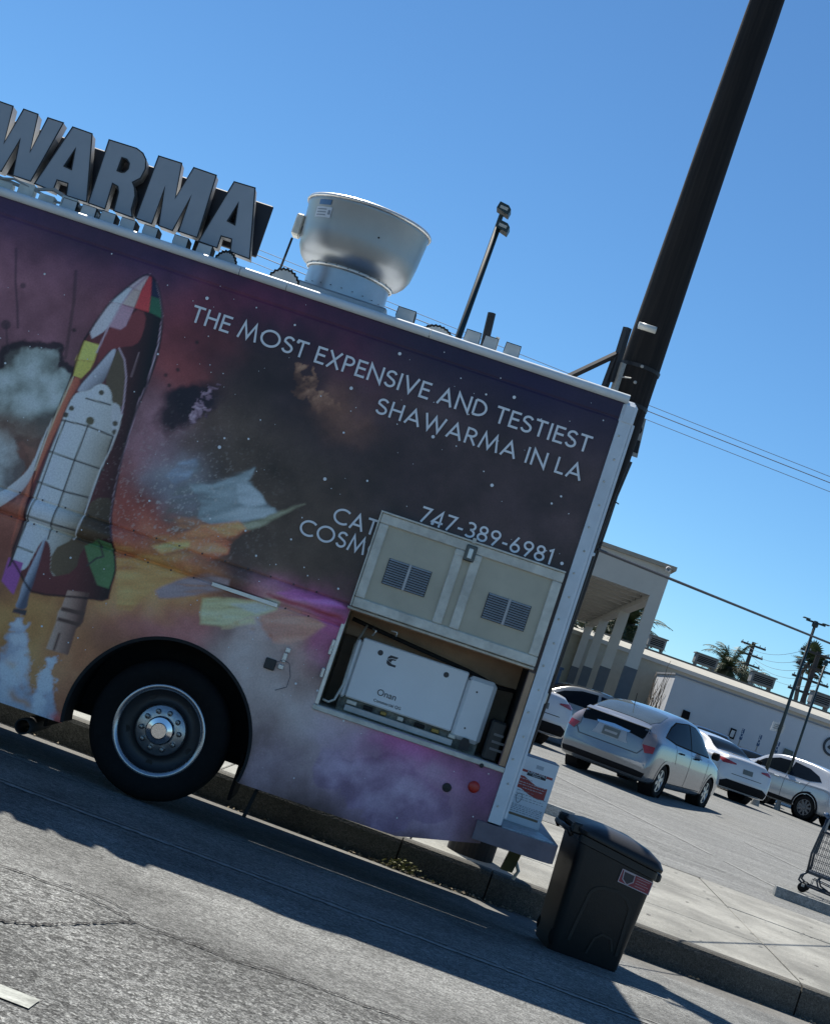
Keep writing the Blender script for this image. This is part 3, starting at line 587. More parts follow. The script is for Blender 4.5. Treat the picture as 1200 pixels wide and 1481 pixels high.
# pressed belt band stands a little proud; sheet metal wobbles slightly; dents above the arch
vy = np.zeros_like(vx)
band = np.clip(1-np.abs((vz-1.46)/.062), 0, 1); vy -= (.030*np.clip(1-((vz-1.458)/.066)**2, 0, 1)**.7 + .004*((np.abs(vz-1.38) < .013) | (np.abs(vz-1.535) < .010)))*(vx < .85)
vy += .006*(fbm(vx, vz, .9, 3, 11)-.5) + .0024*(fbm(vx, vz, 4, 2, 12)-.5)
vy += .010*(fbm(vx, vz, 7, 3, 13)-.5)*np.exp(-(((vx-.55)/.4)**2+((vz-1.25)/.15)**2))
for (px, pz) in [(0.12,1.198),(0.363,1.252),(0.224,1.192),(0.332,1.189),(0.443,1.186)]:
    vy += .012*np.exp(-((vx-px)**2+(vz-pz)**2)/(.012**2))
vy += .0045*(np.abs(vz-3.13) < .006)
vy += (.03*(np.abs(vz-1.384) < .007) + .02*(np.abs(vz-1.531) < .005))*(vx < .85)
vy += .02*np.exp(-(((vx-.72)/.16)**2+((vz-1.2)/.12)**2)) * (vx < .86)
low = BOT + np.clip(vx-1.55, 0, 1)*.24; vz = np.maximum(vz, low)
NX, NZ = len(xs), len(zs)
ii, jj = np.meshgrid(np.arange(NX-1), np.arange(NZ-1)); a = (jj*NX+ii).ravel()
F4 = np.stack([a, a+1, a+NX+1, a+NX], 1)
cx = vx[F4].mean(1); cz = vz[F4].mean(1)
inar = np.hypot(cx-AX, cz-AZ) < AR; inop = (cx > OX0) & (cx < OX1) & (cz > OZ0) & (cz < OZ1)
below = (cz < AZ) & (np.abs(cx-AX) < AR) & (np.hypot(cx-AX, cz-AZ) < AR)
tail = (cz < BOT + np.clip(cx-1.55, 0, 1)*.24 + 1e-4) & (cx > 1.55)
F4 = F4[~(inar | inop | below | tail)]
me = bpy.data.meshes.new('side_panel')
me.vertices.add(len(vx)); me.vertices.foreach_set('co', np.stack([vx, vy, vz], 1).ravel())
me.loops.add(F4.size); me.loops.foreach_set('vertex_index', F4.ravel())
me.polygons.add(len(F4)); me.polygons.foreach_set('loop_start', np.arange(0, F4.size, 4)); me.polygons.foreach_set('loop_total', np.full(len(F4), 4))
me.update(calc_edges=True)
ca = me.color_attributes.new('print', 'FLOAT_COLOR', 'POINT')
cc = np.ones((len(vx), 4), dtype=np.float32); cc[:, :3] = paint(vx, vz); ca.data.foreach_set('color', cc.ravel())
bm = bmesh.new(); bm.from_mesh(me); bmesh.ops.delete(bm, geom=[v for v in bm.verts if not v.link_faces], context='VERTS'); bm.to_mesh(me); bm.free()
wm = bpy.data.materials.new('printed_vinyl_wrap'); wm.use_nodes = True; nt = wm.node_tree; b = nt.nodes['Principled BSDF']
at = nt.nodes.new('ShaderNodeAttribute'); at.attribute_name = 'print'; tc = nt.nodes.new('ShaderNodeTexCoord')
n = nt.nodes.new('ShaderNodeTexNoise'); n.inputs['Scale'].default_value = 90; n.inputs['Detail'].default_value = 4; nt.links.new(tc.outputs['Object'], n.inputs['Vector'])
mr = nt.nodes.new('ShaderNodeMapRange'); mr.inputs['To Min'].default_value = .72; mr.inputs['To Max'].default_value = 1.28; nt.links.new(n.outputs[0], mr.inputs['Value'])
mx = nt.nodes.new('ShaderNodeMix'); mx.data_type = 'RGBA'; mx.blend_type = 'MULTIPLY'; mx.inputs['Factor'].default_value = 1
nt.links.new(at.outputs['Color'], mx.inputs['A']); nt.links.new(mr.outputs[0], mx.inputs['B']); nt.links.new(mx.outputs['Result'], b.inputs['Base Color'])
b.inputs['Roughness'].default_value = .30; b.inputs['Specular IOR Level'].default_value = .32
link('side_panel', me, wm, TR, smooth=True)

DEC = {}
def pm(c):
    if c not in DEC: DEC[c] = mat('print_%d_%d_%d' % c, tuple(min(.85, v) for v in (np.array(rgb(*c))/E_)), .42, var=.14, vscale=12)
    return DEC[c]
# ---- stars
mb = MB(); rs2 = random.Random(21)
for k in range(260):
    x, z = rs2.uniform(-2.1, 2.0), rs2.uniform(.35, 3.2)
    if math.hypot(x-AX, z-AZ) < AR+.03 or (OX0-.02 < x < OX1+.05 and OZ0-.02 < z < OZ1+.02): continue
    if -1.5 < x < -.9 and rs2.random() < .7: continue
    r = rs2.choice([.003, .003, .004, .005, .006, .009]); mb.disc((x, -.038 if 1.38 < z < 1.54 else -.006, z), r*.8, 'y', 7)
for (x, z) in [(1.392,3.051),(1.433,2.492),(-0.221,2.185),(1.161,2.155),(0.453,2.204),(-0.595,3.034),(0.64,3.084),(0.027,2.956),(0.997,2.661),(0.426,2.786),(1.987,2.173)]:
    mb.disc((x, -.012, z), .011, 'y', 9)
mb.build('printed_stars', pm((150, 148, 158)), TR, kind='stuff')
# ---- lettering
stroke_text('THE MOST EXPENSIVE AND TESTIEST', -.652, 1.93, 2.866, .107, -.0125, 'slogan_lettering', LET, TR)
stroke_text('SHAWARMA IN LA', .608, 1.937, 2.688, .102, -.0125, 'slogan_lettering', LET, TR)
stroke_text('747-389-6981', 1.075, 1.925, 2.142, .098, -.0125, 'phone_number', LET, TR)
stroke_text('CATE', .572, .925, 1.968, .1, -.0125, 'web_lettering', LET, TR)
stroke_text('COSMO', .40, .955, 1.836, .1, -.0125, 'web_lettering', LET, TR)
# ---- belt rails, trim and body shell
for zz in (1.535, 1.38):
    mb = MB()
    for k in range(42): mb.lathe([(.006, 0), (.005, -.003), (.003, -.0045), (0.0005, -.005)], (-5.4 + k*.147, -.012, zz), 'y', 8)
    mb.build('belt_rivets', mat('rail_rivet', (.10, .09, .09), .4, metal=.4), TR, smooth=True, kind='stuff')
MB().bbox(.01, .43, -.030, -.006, 1.368, 1.392, .001).build('bare_rail_strip', alu, TR)
# wheel arch lip
mb = MB(); prof = []
N = 56; a0 = math.radians(-12); a1 = math.radians(192)
for k in range(N+1):
    a = a0 + (a1-a0)*k/N
    for (r, y) in ((AR-.012, -.006), (AR+.008, -.006), (AR+.008, .01), (AR-.012, .25)): mb.v.append((AX + r*math.cos(a), y, AZ + r*math.sin(a)))
for k in range(N):
    for j in range(3): mb.f.append((k*4+j, k*4+j+1, k*4+4+j+1, k*4+4+j))
mb.build('wheel_arch', dark_m, TR, smooth=False)
mb = MB(); N = 30
for k in range(N+1):
    a = math.radians(-6) + math.radians(190)*k/N
    for (r, y) in ((AR+.02, .02), (AR+.02, .62), (.02, .62)): mb.v.append((AX + r*math.cos(a), y, AZ + r*math.sin(a)))
for k in range(N):
    for j in range(2): mb.f.append((k*3+j, k*3+j+1, k*3+4+j, k*3+3+j))
mb.build('wheel_well', dark_m, TR)
# shell: roof, far wall, rear wall, front wall, floor
WID = 2.2
MB().bbox(-6.0, 2.12, .03, WID-.03, 3.235, 3.262, .01).build('roof', white_p, TR)
MB().box(-6.0, 2.1, WID-.02, WID, .29, 3.24).build('far_side_panel', white_p, TR)
MB().box(2.1, 2.125, .1, WID-.021, .5, 3.234).build('rear_wall', white_p, TR)
MB().box(-6.02, -6.001, 0, WID, .33, 3.234).build('front_wall', white_p, TR)
MB().box(-6.0, 2.095, .66, WID-.021, .44, .48).build('floor', dark_m, TR)
fr = MB().box(-6, 1.9, .67, .75, .32, .43); fr.box(-6, 1.9, 1.4, 1.48, .32, .43); fr.box(-3.9, -3.8, .75, 1.4, .33, .42); fr.box(1.4, 1.5, .75, 1.4, .33, .42)
fr.build('chassis_frame', dark_m, TR)
MB().tube([(0, .2, .43), (0, 1.85, .43)], .06, 12).build('rear_axle', dark_m, TR)
MB().bbox(-2.6, -1.2, .25, .7, .2, .42, .04).build('fuel_tank', dark_m, TR)
px = [(-0.816,0.189)][0]
MB().lathe([(.043, .1), (.05, .1), (.05, .7), (.043, .7), (.04, .12), (.043, .1)], (px[0], 0, px[1]), 'y', 18).build('exhaust_pipe', mat('sooty_pipe', (.03, .028, .026), .7, var=.4), TR, smooth=True)
for x in (.50, -.72): MB().bbox(x, x+.02, .2, .66, .15 if x > 0 else .22, .44, .004).build('mud_flap', rubber, TR)
MB().tube([(.67, .06, .32), (.64, .1, .1)], .012, 6).build('mud_flap_chain', dark_m, TR)
# white top rail and rear corner post
RAIL = []
for k in range(9):
    a = math.radians(-70 + 160*k/8); RAIL.append((-.004 - .030*math.cos(a), 3.262 + .030*math.sin(a)))
RAIL += [(.05, 3.292), (.05, 3.2365), (-.001, 3.2365)]
mb = MB(); n_ = len(RAIL); cuts = [-6.0, -3.2, -.455, -.15, .78, 2.07]
rail_m = mat('white_roof_rail', (.72, .75, .74), .35, var=.08, vscale=5)
for a_, b_ in zip(cuts, cuts[1:]): MB().prism(RAIL, 'x', a_, b_-.004).build('roof_rail', rail_m, TR, auto=40)
post_m = mat('white_corner_post', (.66, .72, .76), .42, var=.1, vscale=6, bump=.1, bscale=70)
MB().prism([(2.047, -.016), (2.115, -.016), (2.13, -.002), (2.13, .11), (2.047, .11)], 'z', .555, 3.16).build('corner_post', post_m, TR)
MB().bbox(2.1315, 2.15, .0, .1, .6, 3.12, .003).build('post_flange', post_m, TR)
MB().bbox(2.043, 2.137, -.021, .116, 3.10, 3.245, .02).build('corner_cap', post_m, TR)
mb = MB()
for k in range(17):
    z = .66 + k*.148; mb.lathe([(.008, 0), (.007, -.003), (.0005, -.005)], (2.092 if k % 2 else 2.074, -.016, z), 'y', 8)
mb.build('post_rivets', alu_dull, TR, smooth=True, kind='stuff')
MB().bbox(2.13, 2.165, .02, .05, 2.28, 2.30, .004).build('post_hinge', post_m, TR)
MB().bbox(2.13, 2.16, .02, .06, 1.33, 1.40, .006).build('post_hinge', alu_dull, TR)

# ---- rear wheel
whl = MB().lathe([(.275, .045), (.268, .10), (.255, .16), (.20, .175), (.155, .17), (.15, .13), (.0005, .128)], (-.014, 0, .431), 'y', 48).build('wheel', mat('dark_painted_steel', (.03, .032, .036), .45, var=.2), TR, smooth=True)
T_ = []
for r, y in ((.283, .05), (.30, .035), (.335, .022), (.375, .022), (.405, .035), (.424, .06), (.431, .10), (.431, .22), (.42, .26), (.28, .26)): T_.append((r, y))
MB().lathe(T_, (-.014, 0, .431), 'y', 64).build('tyre', rubber, whl, smooth=True)
MB().lathe([(.252, .062), (.262, .046), (.28, .042), (.288, .05), (.288, .06)], (-.014, 0, .431), 'y', 64).build('rim_lip', mat('steel_rim_lip', (.45, .46, .48), .25, metal=.9), whl, smooth=True)
MB().lathe([(.158, .17), (.158, .128), (.15, .12), (.08, .118), (.0005, .117)], (-.014, 0, .431), 'y', 40).build('hub_cover', mat('worn_chrome', (.42, .42, .42), .3, metal=.9, var=.25, vscale=25), whl, smooth=True)
MB().lathe([(.09, .118), (.088, .085), (.08, .072), (.05, .066), (.05, .05), (.045, .044), (.0005, .044)], (-.014, 0, .431), 'y', 36).build('hub_cap', chrome, whl, auto=35)
nut = MB().lathe([(.017, .12), (.017, .10), (.012, .088), (.0005, .086)], (0, 0, 0), 'y', 8)
nme = None
for k in range(10):
    a = 2*math.pi*k/10 + .1; pos = (-.014 + .118*math.cos(a), 0, .431 + .118*math.sin(a))
    if nme is None: o = nut.build('lug_nut', mat('wheel_nut_steel', (.22, .22, .22), .3, metal=.9), whl, auto=35); nme = o.data
    else: o = bpy.data.objects.new('lug_nut', nme); COL.objects.link(o); o.parent = whl
    o.location = pos
for k in range(5):
    a = 2*math.pi*k/5 + .9; MB().lathe([(.022, 0), (.0005, .001)], (-.014 + .215*math.cos(a), .169, .431 + .215*math.sin(a)), 'y', 14).build('hand_hole', black_m, whl)

# ---- generator bay
bay_m = mat('bay_aluminium', (.22, .19, .13), .32, metal=.4, var=.3, vscale=5, bump=.1, bscale=20)
copper_m = mat('foil_insulation', (.36, .22, .13), .45, metal=.3, var=.25, vscale=4, bump=.2, bscale=12)
D_ = .62
mb = MB(); mb.box(OX0-.012, OX0, .002, D_, OZ0, OZ1); mb.build('bay_wall', bay_m, TR)
MB().box(OX1+.002, OX1+.02, .004, D_, OZ0, OZ1).build('bay_wall', dark_m, TR)
MB().box(OX0, OX1, .002, D_, OZ0-.012, OZ0).build('bay_floor', alu_dull, TR)
MB().box(OX0, OX1, .03, D_, OZ1-.012, OZ1).build('bay_ceiling', copper_m, TR)
MB().box(OX0, OX1, D_, D_+.01, OZ0, OZ1).build('bay_back', mat('bay_back_sheet', (.26, .19, .13), .5, metal=.2, var=.3, vscale=3), TR)
MB().box(OX0+.0, OX1, D_-.12, D_-.11, OZ1-.16, OZ1-.012).build('insulation_panel', copper_m, TR)
MB().bbox(OX0-.03, OX1+.045, -.02, .03, OZ0-.034, OZ0-.002, .004).build('bay_sill', alu_dull, TR)
MB().bbox(OX0-.026, OX0-.001, -.012, .03, OZ0, OZ1, .004).build('bay_edge', alu, TR)
MB().bbox(2.004, 2.044, -.013, .08, OZ0, OZ1-.02, .004).build('bay_edge', mat('raw_copper_edge', (.36, .24, .16), .4, metal=.5, var=.3, vscale=5), TR)
for (x, z) in [(0.833,1.268),(0.831,1.232),(0.828,1.086)]: MB().bbox(x-.02, x, -.025, -.008, z-.035, z+.03, .006).build('bent_tab', alu, TR)
# generator
gw = mat('white_generator_enamel', (.78, .80, .80), .35, var=.04, vscale=3)
gy = .13
cv = [(0.978,1.364),(1.661,1.365),(1.679,0.982),(0.993,0.986)]
gx0, gx1 = (cv[0][0]+cv[3][0])/2, (cv[1][0]+cv[2][0])/2; gz1 = (cv[0][1]+cv[1][1])/2; gz0 = (cv[2][1]+cv[3][1])/2
gen = MB().bbox(gx0, gx1, gy, gy+.4, gz0, gz1, .008).build('generator', gw, TR)
sd = [(1.842,1.355),(1.883,0.98)]; gx2 = (sd[0][0]+sd[1][0])/2
MB().bbox(gx1+.004, gx2, gy+.004, gy+.42, gz0-.03, gz1-.012, .025).build('end_cover', gw, gen, auto=35)
MB().bbox(gx0-.035, gx0-.002, gy+.012, gy+.4, gz0-.01, gz1-.02, .012).build('end_cover', gw, gen, auto=35)
MB().box(gx0-.03, gx2-.01, gy+.03, gy+.4, OZ0, gz0-.001).build('engine_base', mat('greasy_engine_parts', (.16, .16, .13), .6, var=.7, vscale=28, bump=.6, bscale=40), gen)
MB().bbox(gx0+.02, gx1+.03, gy-.03, gy-.01, OZ0+.012, OZ0+.05, .003).build('mount_rail', mat('galvanised_rail', (.4, .42, .42), .45, metal=.4, var=.2), gen)
for k in range(7):
    x = gx0+.02+k*.11; MB().bbox(x, x+rs2.uniform(.03, .08), gy, gy+.03, OZ0+.055, gz0-.012, .004).build('fitting', [alu_dull, dark_m, mat('brass_fitting', (.28, .2, .06), .4, metal=.6)][k % 3], gen)
pp = [(1.111,1.306),(1.537,1.306)]
for (x, z) in pp: MB().disc((x, gy-.002, z), .017, 'y', 18).build('latch_hole', mat('latch_dark', (.05, .045, .045), .5), gen)
ink = mat('dark_grey_ink', (.045, .042, .045), .5)
c0 = [(1.195,1.28)][0]
mk = MB(); s = .032
def lg(pl): mk.add([(c0[0]+p[0]*s, gy-.0022, c0[1]+p[1]*s) for p in pl], [tuple(range(len(pl)))])
lg([(-.55, 1), (1, 1), (.75, .62), (-.2, .52), (-1.0, .12), (-.95, .55)])
lg([(-1.0, .0), (-.2, .40), (.7, .50), (.6, .22), (.2, .22), (-.1, .0), (-.12, -.35)])
lg([(-1.02, -.08), (-.16, -.4), (.15, -.58), (.95, -.58), (.95, -1), (-.45, -1), (-.9, -.7)])
mk.build('maker_emblem', ink, gen)
t1 = [(1.167,1.036)][0]; t2 = [(1.162,1.014)][0]
me = text_mesh('Onan', .056, .002); o = link('maker_lettering', me, ink, gen); o.location = (t1[0], gy-.003, t1[1]+.02)
me = text_mesh('Commercial QG', .026, .002); o = link('maker_lettering', me, ink, gen); o.location = (t2[0], gy-.003, t2[1]-.002)
for (x, z) in [(1.749,1.265),(1.748,1.033),(1.682,1.326)]: MB().disc((x, gy+.001, z), .006, 'y', 10).build('screw', ink, gen)
q = [(1.775,0.913)][0]
MB().prism([(q[0]-.03, OZ0+.01), (q[0]+.03, OZ0+.01), (q[0]+.03, OZ0+.06), (q[0]+.015, OZ0+.085), (q[0]-.015, OZ0+.085), (q[0]-.03, OZ0+.06)], 'y', gy-.034, gy-.005).build('hose_port', black_m, gen)
bt = MB().bbox(gx2+.03, OX1-.012, .05, .28, OZ0+.002, OZ0+.25, .012).build('battery', mat('battery_case', (.022, .02, .018), .5, var=.3), TR)
for k in range(3): MB().box(gx2+.06, gx2+.06+.1-.02*k, .0475, .0485, OZ0+.07+.045*k, OZ0+.085+.045*k).build('battery_print', mat('grey_print', (.16, .15, .14), .6), bt)
mb = MB(); mb.tube([(OX0+.02, .3, 1.45), (OX0+.2, .33, 1.43), (OX0+.5, .32, 1.40), (OX0+.8, .3, 1.37), (OX1-.12, .3, 1.33), (OX1-.02, .34, 1.34)], .014, 7); mb.build('bay_hose', dark_m, TR, smooth=True)
mb = MB(); mb.tube([(OX0+.01, .04, .93), (OX0+.05, .05, .925), (OX0+.08, .06, .95), (OX0+.1, .1, 1.05), (OX0+.09, .2, 1.3), (OX0+.12, .3, 1.44)], .008, 7); mb.build('bay_hose', alu_dull, TR, smooth=True)
for (a, b2) in (((1.13, .1, 1.455), (1.17, .1, 1.43)), ((1.02, .12, 1.43), (1.03, .12, 1.39))):
    mb = MB(); mb.tube([a, ((a[0]+b2[0])/2+.02, .1, (a[2]+b2[2])/2+.015), b2], .006, 6); mb.build('ceiling_hook', alu, TR, smooth=True)

# ---- hatch folded up above the bay
HX0, HX1, HZ0, HZ1 = .855, 2.022, 1.522, 2.118; hy = -.062
ha = MB().bbox(HX0+.02, HX1-.02, hy+.018, hy+.03, HZ0+.02, HZ1-.02, .002).build('hatch', cream, TR)
W_ = .062
MB().bbox(HX0, HX1, hy, hy+.046, HZ1-W_, HZ1, .005).build('hatch_rail', alu_dull, ha)
MB().bbox(HX0, HX1, hy, hy+.046, HZ0, HZ0+W_, .005).build('hatch_rail', alu_dull, ha)
for x in (HX0, HX1-W_, 1.345, 1.515-W_): MB().bbox(x+.001, x+W_-.001, hy-.002, hy+.045, HZ0+W_+.001, HZ1-W_-.001, .005).build('hatch_stile', alu_dull, ha)
MB().bbox(1.345, 1.515, hy-.004, hy+.04, HZ1-.105, HZ1-W_-.001, .005).build('hatch_gusset', alu_dull, ha)
MB().bbox(HX0-.01, HX0-.001, hy-.012, hy+.046, HZ0, HZ1+.004, .002).build('hatch_edge', alu_dull, ha)
MB().bbox(HX0-.01, HX1, hy-.012, hy+.046, HZ1+.0005, HZ1+.012, .002).build('hatch_edge', alu_dull, ha)
for name_, quad in (('l', [(0.983,1.871),(1.255,1.869),(1.254,1.708),(0.983,1.71)]), ('r', [(1.62,1.864),(1.891,1.862),(1.892,1.704),(1.619,1.702)])):
    x0 = (quad[0][0]+quad[3][0])/2; x1 = (quad[1][0]+quad[2][0])/2; z1 = (quad[0][1]+quad[1][1])/2; z0 = (quad[2][1]+quad[3][1])/2
    vt = MB().box(x0, x1, hy+.012, hy+.017, z0, z1).build('vent', mat('vent_dark', (.03, .032, .035), .6), ha)
    vm = mat('vent_slat_metal', (.42, .42, .42), .45, metal=.2, var=.2)
    MB().box((x0+x1)/2-.008, (x0+x1)/2+.008, hy+.001, hy+.0115, z0, z1).build('vent_bar', vm, vt)
    sme = None; N = 11
    for k in range(N):
        z = z0 + (z1-z0)*(k+.5)/N
        for (xa, xb) in ((x0+.004, (x0+x1)/2-.009), ((x0+x1)/2+.009, x1-.004)):
            if sme is None:
                h2 = (z1-z0)/N*.30; wd = xb-xa
                o = MB().add([(0, hy+.002, -h2), (wd, hy+.002, -h2), (wd, hy+.0115, h2), (0, hy+.0115, h2), (0, hy+.0, -h2*.9), (wd, hy+.0, -h2*.9), (wd, hy+.0105, h2*1.3), (0, hy+.0105, h2*1.3)], [(0,1,2,3), (4,5,6,7), (0,1,5,4), (2,3,7,6), (1,2,6,5), (0,3,7,4)]).build('slat', vm, vt); sme = o.data
            else: o = bpy.data.objects.new('slat', sme); COL.objects.link(o); o.parent = vt
            o.location = (xa, 0, z)
lt = [(1.437,2.05)][0]
la = MB().bbox(lt[0]-.034, lt[0]+.034, hy-.02, hy-.003, lt[1]-.05, lt[1]+.05, .006).build('hatch_latch', mat('latch_steel', (.12, .12, .11), .4, metal=.7), ha)
MB().bbox(lt[0]-.014, lt[0]+.014, hy-.03, hy-.0205, lt[1]-.035, lt[1]+.03, .004).build('latch_lever', alu, la)
MB().bbox(lt[0]-.012, lt[0]+.012, hy-.016, hy-.004, HZ1-.005, HZ1+.03, .003).build('latch_tongue', alu_dull, la)
MB().tube([(HX0-.02, -.03, HZ0-.012), (HX1, -.03, HZ0-.012)], .009, 8).build('hatch_hinge', alu_dull, TR, smooth=True)

# ---- small fittings on the side
sq = [(0.5,1.032)][0]; MB().bbox(sq[0]-.034, sq[0]+.034, -.02, -.003, sq[1]-.034, sq[1]+.034, .006).build('socket_cover', mat('dark_grey_plastic', (.045, .043, .04), .6), TR)
c = [(0.574,1.146),(0.571,1.096),(0.567,1.038)]
mb = MB(); mb.bbox(c[0][0]-.012, c[0][0]+.018, -.02, -.003, c[0][1]-.016, c[0][1]+.016, .004); mb.bbox(c[1][0]-.013, c[1][0]+.013, -.018, -.003, c[1][1]-.03, c[1][1]+.03, .004); mb.bbox(c[2][0]-.017, c[2][0]+.017, -.022, -.003, c[2][1]-.017, c[2][1]+.013, .004)
mb.build('side_catch', alu, TR)
mb = MB(); mb.tube([(sq[0]+.03, -.01, sq[1]+.02), (sq[0]+.07, -.02, sq[1]+.05), (sq[0]+.11, -.012, sq[1]+.04), (sq[0]+.14, -.01, sq[1]-.03), (sq[0]+.14, -.01, sq[1]-.1), (sq[0]+.08, -.01, sq[1]-.14)], .0022, 5); mb.build('side_cable', mat('grey_cable', (.12, .11, .12), .6), TR)
x, z = [(1.75,0.667)][0]; MB().lathe([(.028, -.004), (.026, -.014), (.0005, -.016)], (x, 0, z), 'y', 20).build('marker_grommet', black_m, TR)
x, z = [(1.903,0.722)][0]; MB().lathe([(.036, -.003), (.034, -.011), (.02, -.015), (.0005, -.016)], (x, 0, z), 'y', 24).build('red_reflector', red_lens, TR, smooth=True)
x, z = [(1.906,0.859)][0]; MB().lathe([(.014, -.02), (.012, -.028), (.0005, -.029)], (x, 0, z), 'y', 12).build('sill_bolt', black_m, TR)

# ---- rear bumper
bm_ = mat('worn_purple_bumper', (.16, .135, .16), .5, var=.25, vscale=5, bump=.15)
MB().prism([(1.985, -.03), (2.40, -.03), (2.47, -.012), (2.50, .03), (2.50, 2.0), (2.13, 2.0), (2.13, .12), (1.985, .12)], 'z', .43, .545).build('rear_bumper', bm_, TR)
MB().prism([(2.14, .005), (2.40, .005), (2.455, .02), (2.475, .05), (2.36, .75), (2.14, .75)], 'z', .5455, .551).build('tread_plate', mat('galvanised_tread', (.38, .42, .44), .5, metal=.3, var=.35, vscale=18, bump=.6, bscale=60), TR)
ye = mat('yellow_painted_steel', (.14, .12, .03), .6, var=.3, vscale=10)
MB().prism([(2.3, .2), (2.38, .2), (2.42, .435), (2.34, .435)], 'y', .9, .95).build('tow_bracket', ye, TR)
MB().tube([(2.37, .93, .3), (2.42, .93, .22), (2.40, .93, .16)], .012, 6).build('tow_hook', alu_dull, TR)

# ---- roof: fan
FX, FY = .112, .8
fan = MB().lathe([(.415, 4.018), (.428, 4.005), (.42, 3.985), (.405, 3.80), (.39, 3.70), (.365, 3.65), (.335, 3.618), (.30, 3.60), (.286, 3.592), (.27, 3.60), (.27, 3.66), (.33, 3.72), (.36, 3.80), (.38, 4.0), (.405, 4.02), (.415, 4.018)], (FX, FY, 0), 'z', 72).build('exhaust_fan', mat('spun_aluminium', (.33, .35, .36), .38, metal=.92, var=.06, vscale=3, bump=.03, bscale=200), TR, smooth=True)
MB().lathe([(.432, 4.0), (.438, 4.012), (.432, 4.024), (.418, 4.02)], (FX, FY, 0), 'z', 72, closed=True).build('fan_rim', alu, fan, smooth=True)
MB().lathe([(.292, 3.604), (.30, 3.60), (.30, 3.585), (.292, 3.58)], (FX, FY, 0), 'z', 64, closed=True).build('neck_band', alu, fan, smooth=True)
MB().lathe([(.28, 3.59), (.283, 3.44), (.29, 3.30)], (FX, FY, 0), 'z', 64).build('fan_neck', mat('galvanised_neck', (.46, .49, .50), .35, metal=.8, var=.1, vscale=5), fan, smooth=True)
MB().bbox(FX-.33, FX+.33, FY-.33, FY+.33, 3.263, 3.42, .012).build('fan_curb', mat('galvanised_curb', (.34, .38, .40), .45, metal=.5, var=.12), fan)
mb = MB()
for k in range(24):
    a = 2*math.pi*k/24; mb.lathe([(.007, 0), (.0005, .006)], (FX+.3*math.cos(a), FY+.3*math.sin(a), 3.592), 'z', 6); mb.lathe([(.006, 0), (.0005, .005)], (FX+.29*math.cos(a), FY+.29*math.sin(a), 3.46), 'z', 6)
mb.build('fan_screws', dark_m, fan, kind='stuff')
MB().bbox(FX-.465, FX-.41, FY-.06, FY+.06, 3.75, 3.90, .01).build('junction_box', alu_dull, fan)
MB().tube([(FX-.45, FY-.02, 3.73), (FX-.45, FY-.05, 3.6), (FX-.44, FY-.15, 3.45), (FX-.38, FY-.3, 3.36)], .008, 6).build('fan_cable', black_m, fan)
MB().bbox(FX-.42, FX-.32, FY-.42, FY-.34, 3.28, 3.35, .004).build('fan_terminal', mat('dull_yellow_box', (.35, .34, .2), .6), fan)
def on_bowl(deg, z, off): 
    r = .405 + (.42-.405)*(z-3.8)/.185 + off; a = math.radians(deg); return (FX + r*math.cos(a), FY + r*math.sin(a), z)
def bowl_patch(name, d0, d1, z0, z1, off, m):
    mb = MB(); n = 8
    mb.add([on_bowl(d0+(d1-d0)*i/n, z, off) for z in (z0, z1) for i in range(n+1)], [(i, i+1, n+2+i, n+1+i) for i in range(n)]); return mb.build(name, m, fan)
bowl_patch('rating_label', 219, 239, 3.86, 3.93, .003, mat('pale_label', (.5, .55, .6), .5)); bowl_patch('rating_label', 221, 236, 3.945, 3.98, .003, mat('blue_label', (.07, .16, .3), .5))
for k in range(3): bowl_patch('label_line', 221, 233, 3.872+.019*k, 3.88+.019*k, .004, mat('label_ink', (.2, .24, .28), .6))
bowl_patch('label_mark', 235, 238, 3.88, 3.91, .004, MATS['label_ink']); MB().disc(on_bowl(289, 3.83, .003), .007, 'y', 8).build('fan_drain', dark_m, fan)
# other roof gear
def roof_light(x, w=.10, y=.11, h=.10, z=3.262):
    o = MB().prism([(-w/2, 0), (w/2, 0), (w/2*.9, h), (-w/2*.9, h)], 'y', -.05, .05).build('roof_light', mat('light_housing_white', (.5, .53, .52), .5), TR); o.location = (x, y, z)
    MB().prism([(-w/2*1.02, h*.55), (-w/2*.98, h*1.05), (w/2*.98, h*1.05), (w/2*1.06, h*.1), (w/2*.93, h*.1), (w/2*.86, h*.9), (-w/2*.86, h*.9)], 'y', -.045, .085).build('light_cap', dark_m, o)
for (x, z) in [(-1.617,3.319),(-1.49,3.32),(-1.363,3.316),(-1.232,3.314),(-1.084,3.312),(-0.885,3.313),(-0.728,3.313)]: roof_light(x, .095)
for (x, z), w in zip([(0.592,3.321),(1.03,3.334),(1.146,3.341),(1.289,3.32)], (.12, .1, .09, .1)): roof_light(x, w, .12, .115)
def vent_cap(x, y, r, hgt):
    mb = MB(); n = 26; P = [(-r, 0)]
    for k in range(n+1):
        a = math.pi - math.pi*k/n; rr = r*(1 if k % 2 else .93); P.append((rr*math.cos(a), hgt/r*rr*math.sin(a)))
    P.append((r, 0)); o = mb.prism(P, 'y', -.03, .03).build('vent_cap', mat('vent_cap_grey', (.42, .45, .45), .6), TR); o.location = (x, y, 3.262)
    m2 = MB(); ribbon(m2, P[1:-1], .012, -.032); m2.build('cap_edge', dark_m, o)
for (x, z), r, h in zip([(-0.586,3.312),(-0.201,3.325),(0.815,3.31)], (.08, .11, .11), (.12, .13, .09)): vent_cap(x, .15, r, h)
a = [(1.127,3.47),(1.085,3.717)]; MB().tube([(a[0][0], 1.0, 3.25), (a[1][0], 1.0, a[1][1])], .028, 14).build('vent_pipe', black_m, TR)
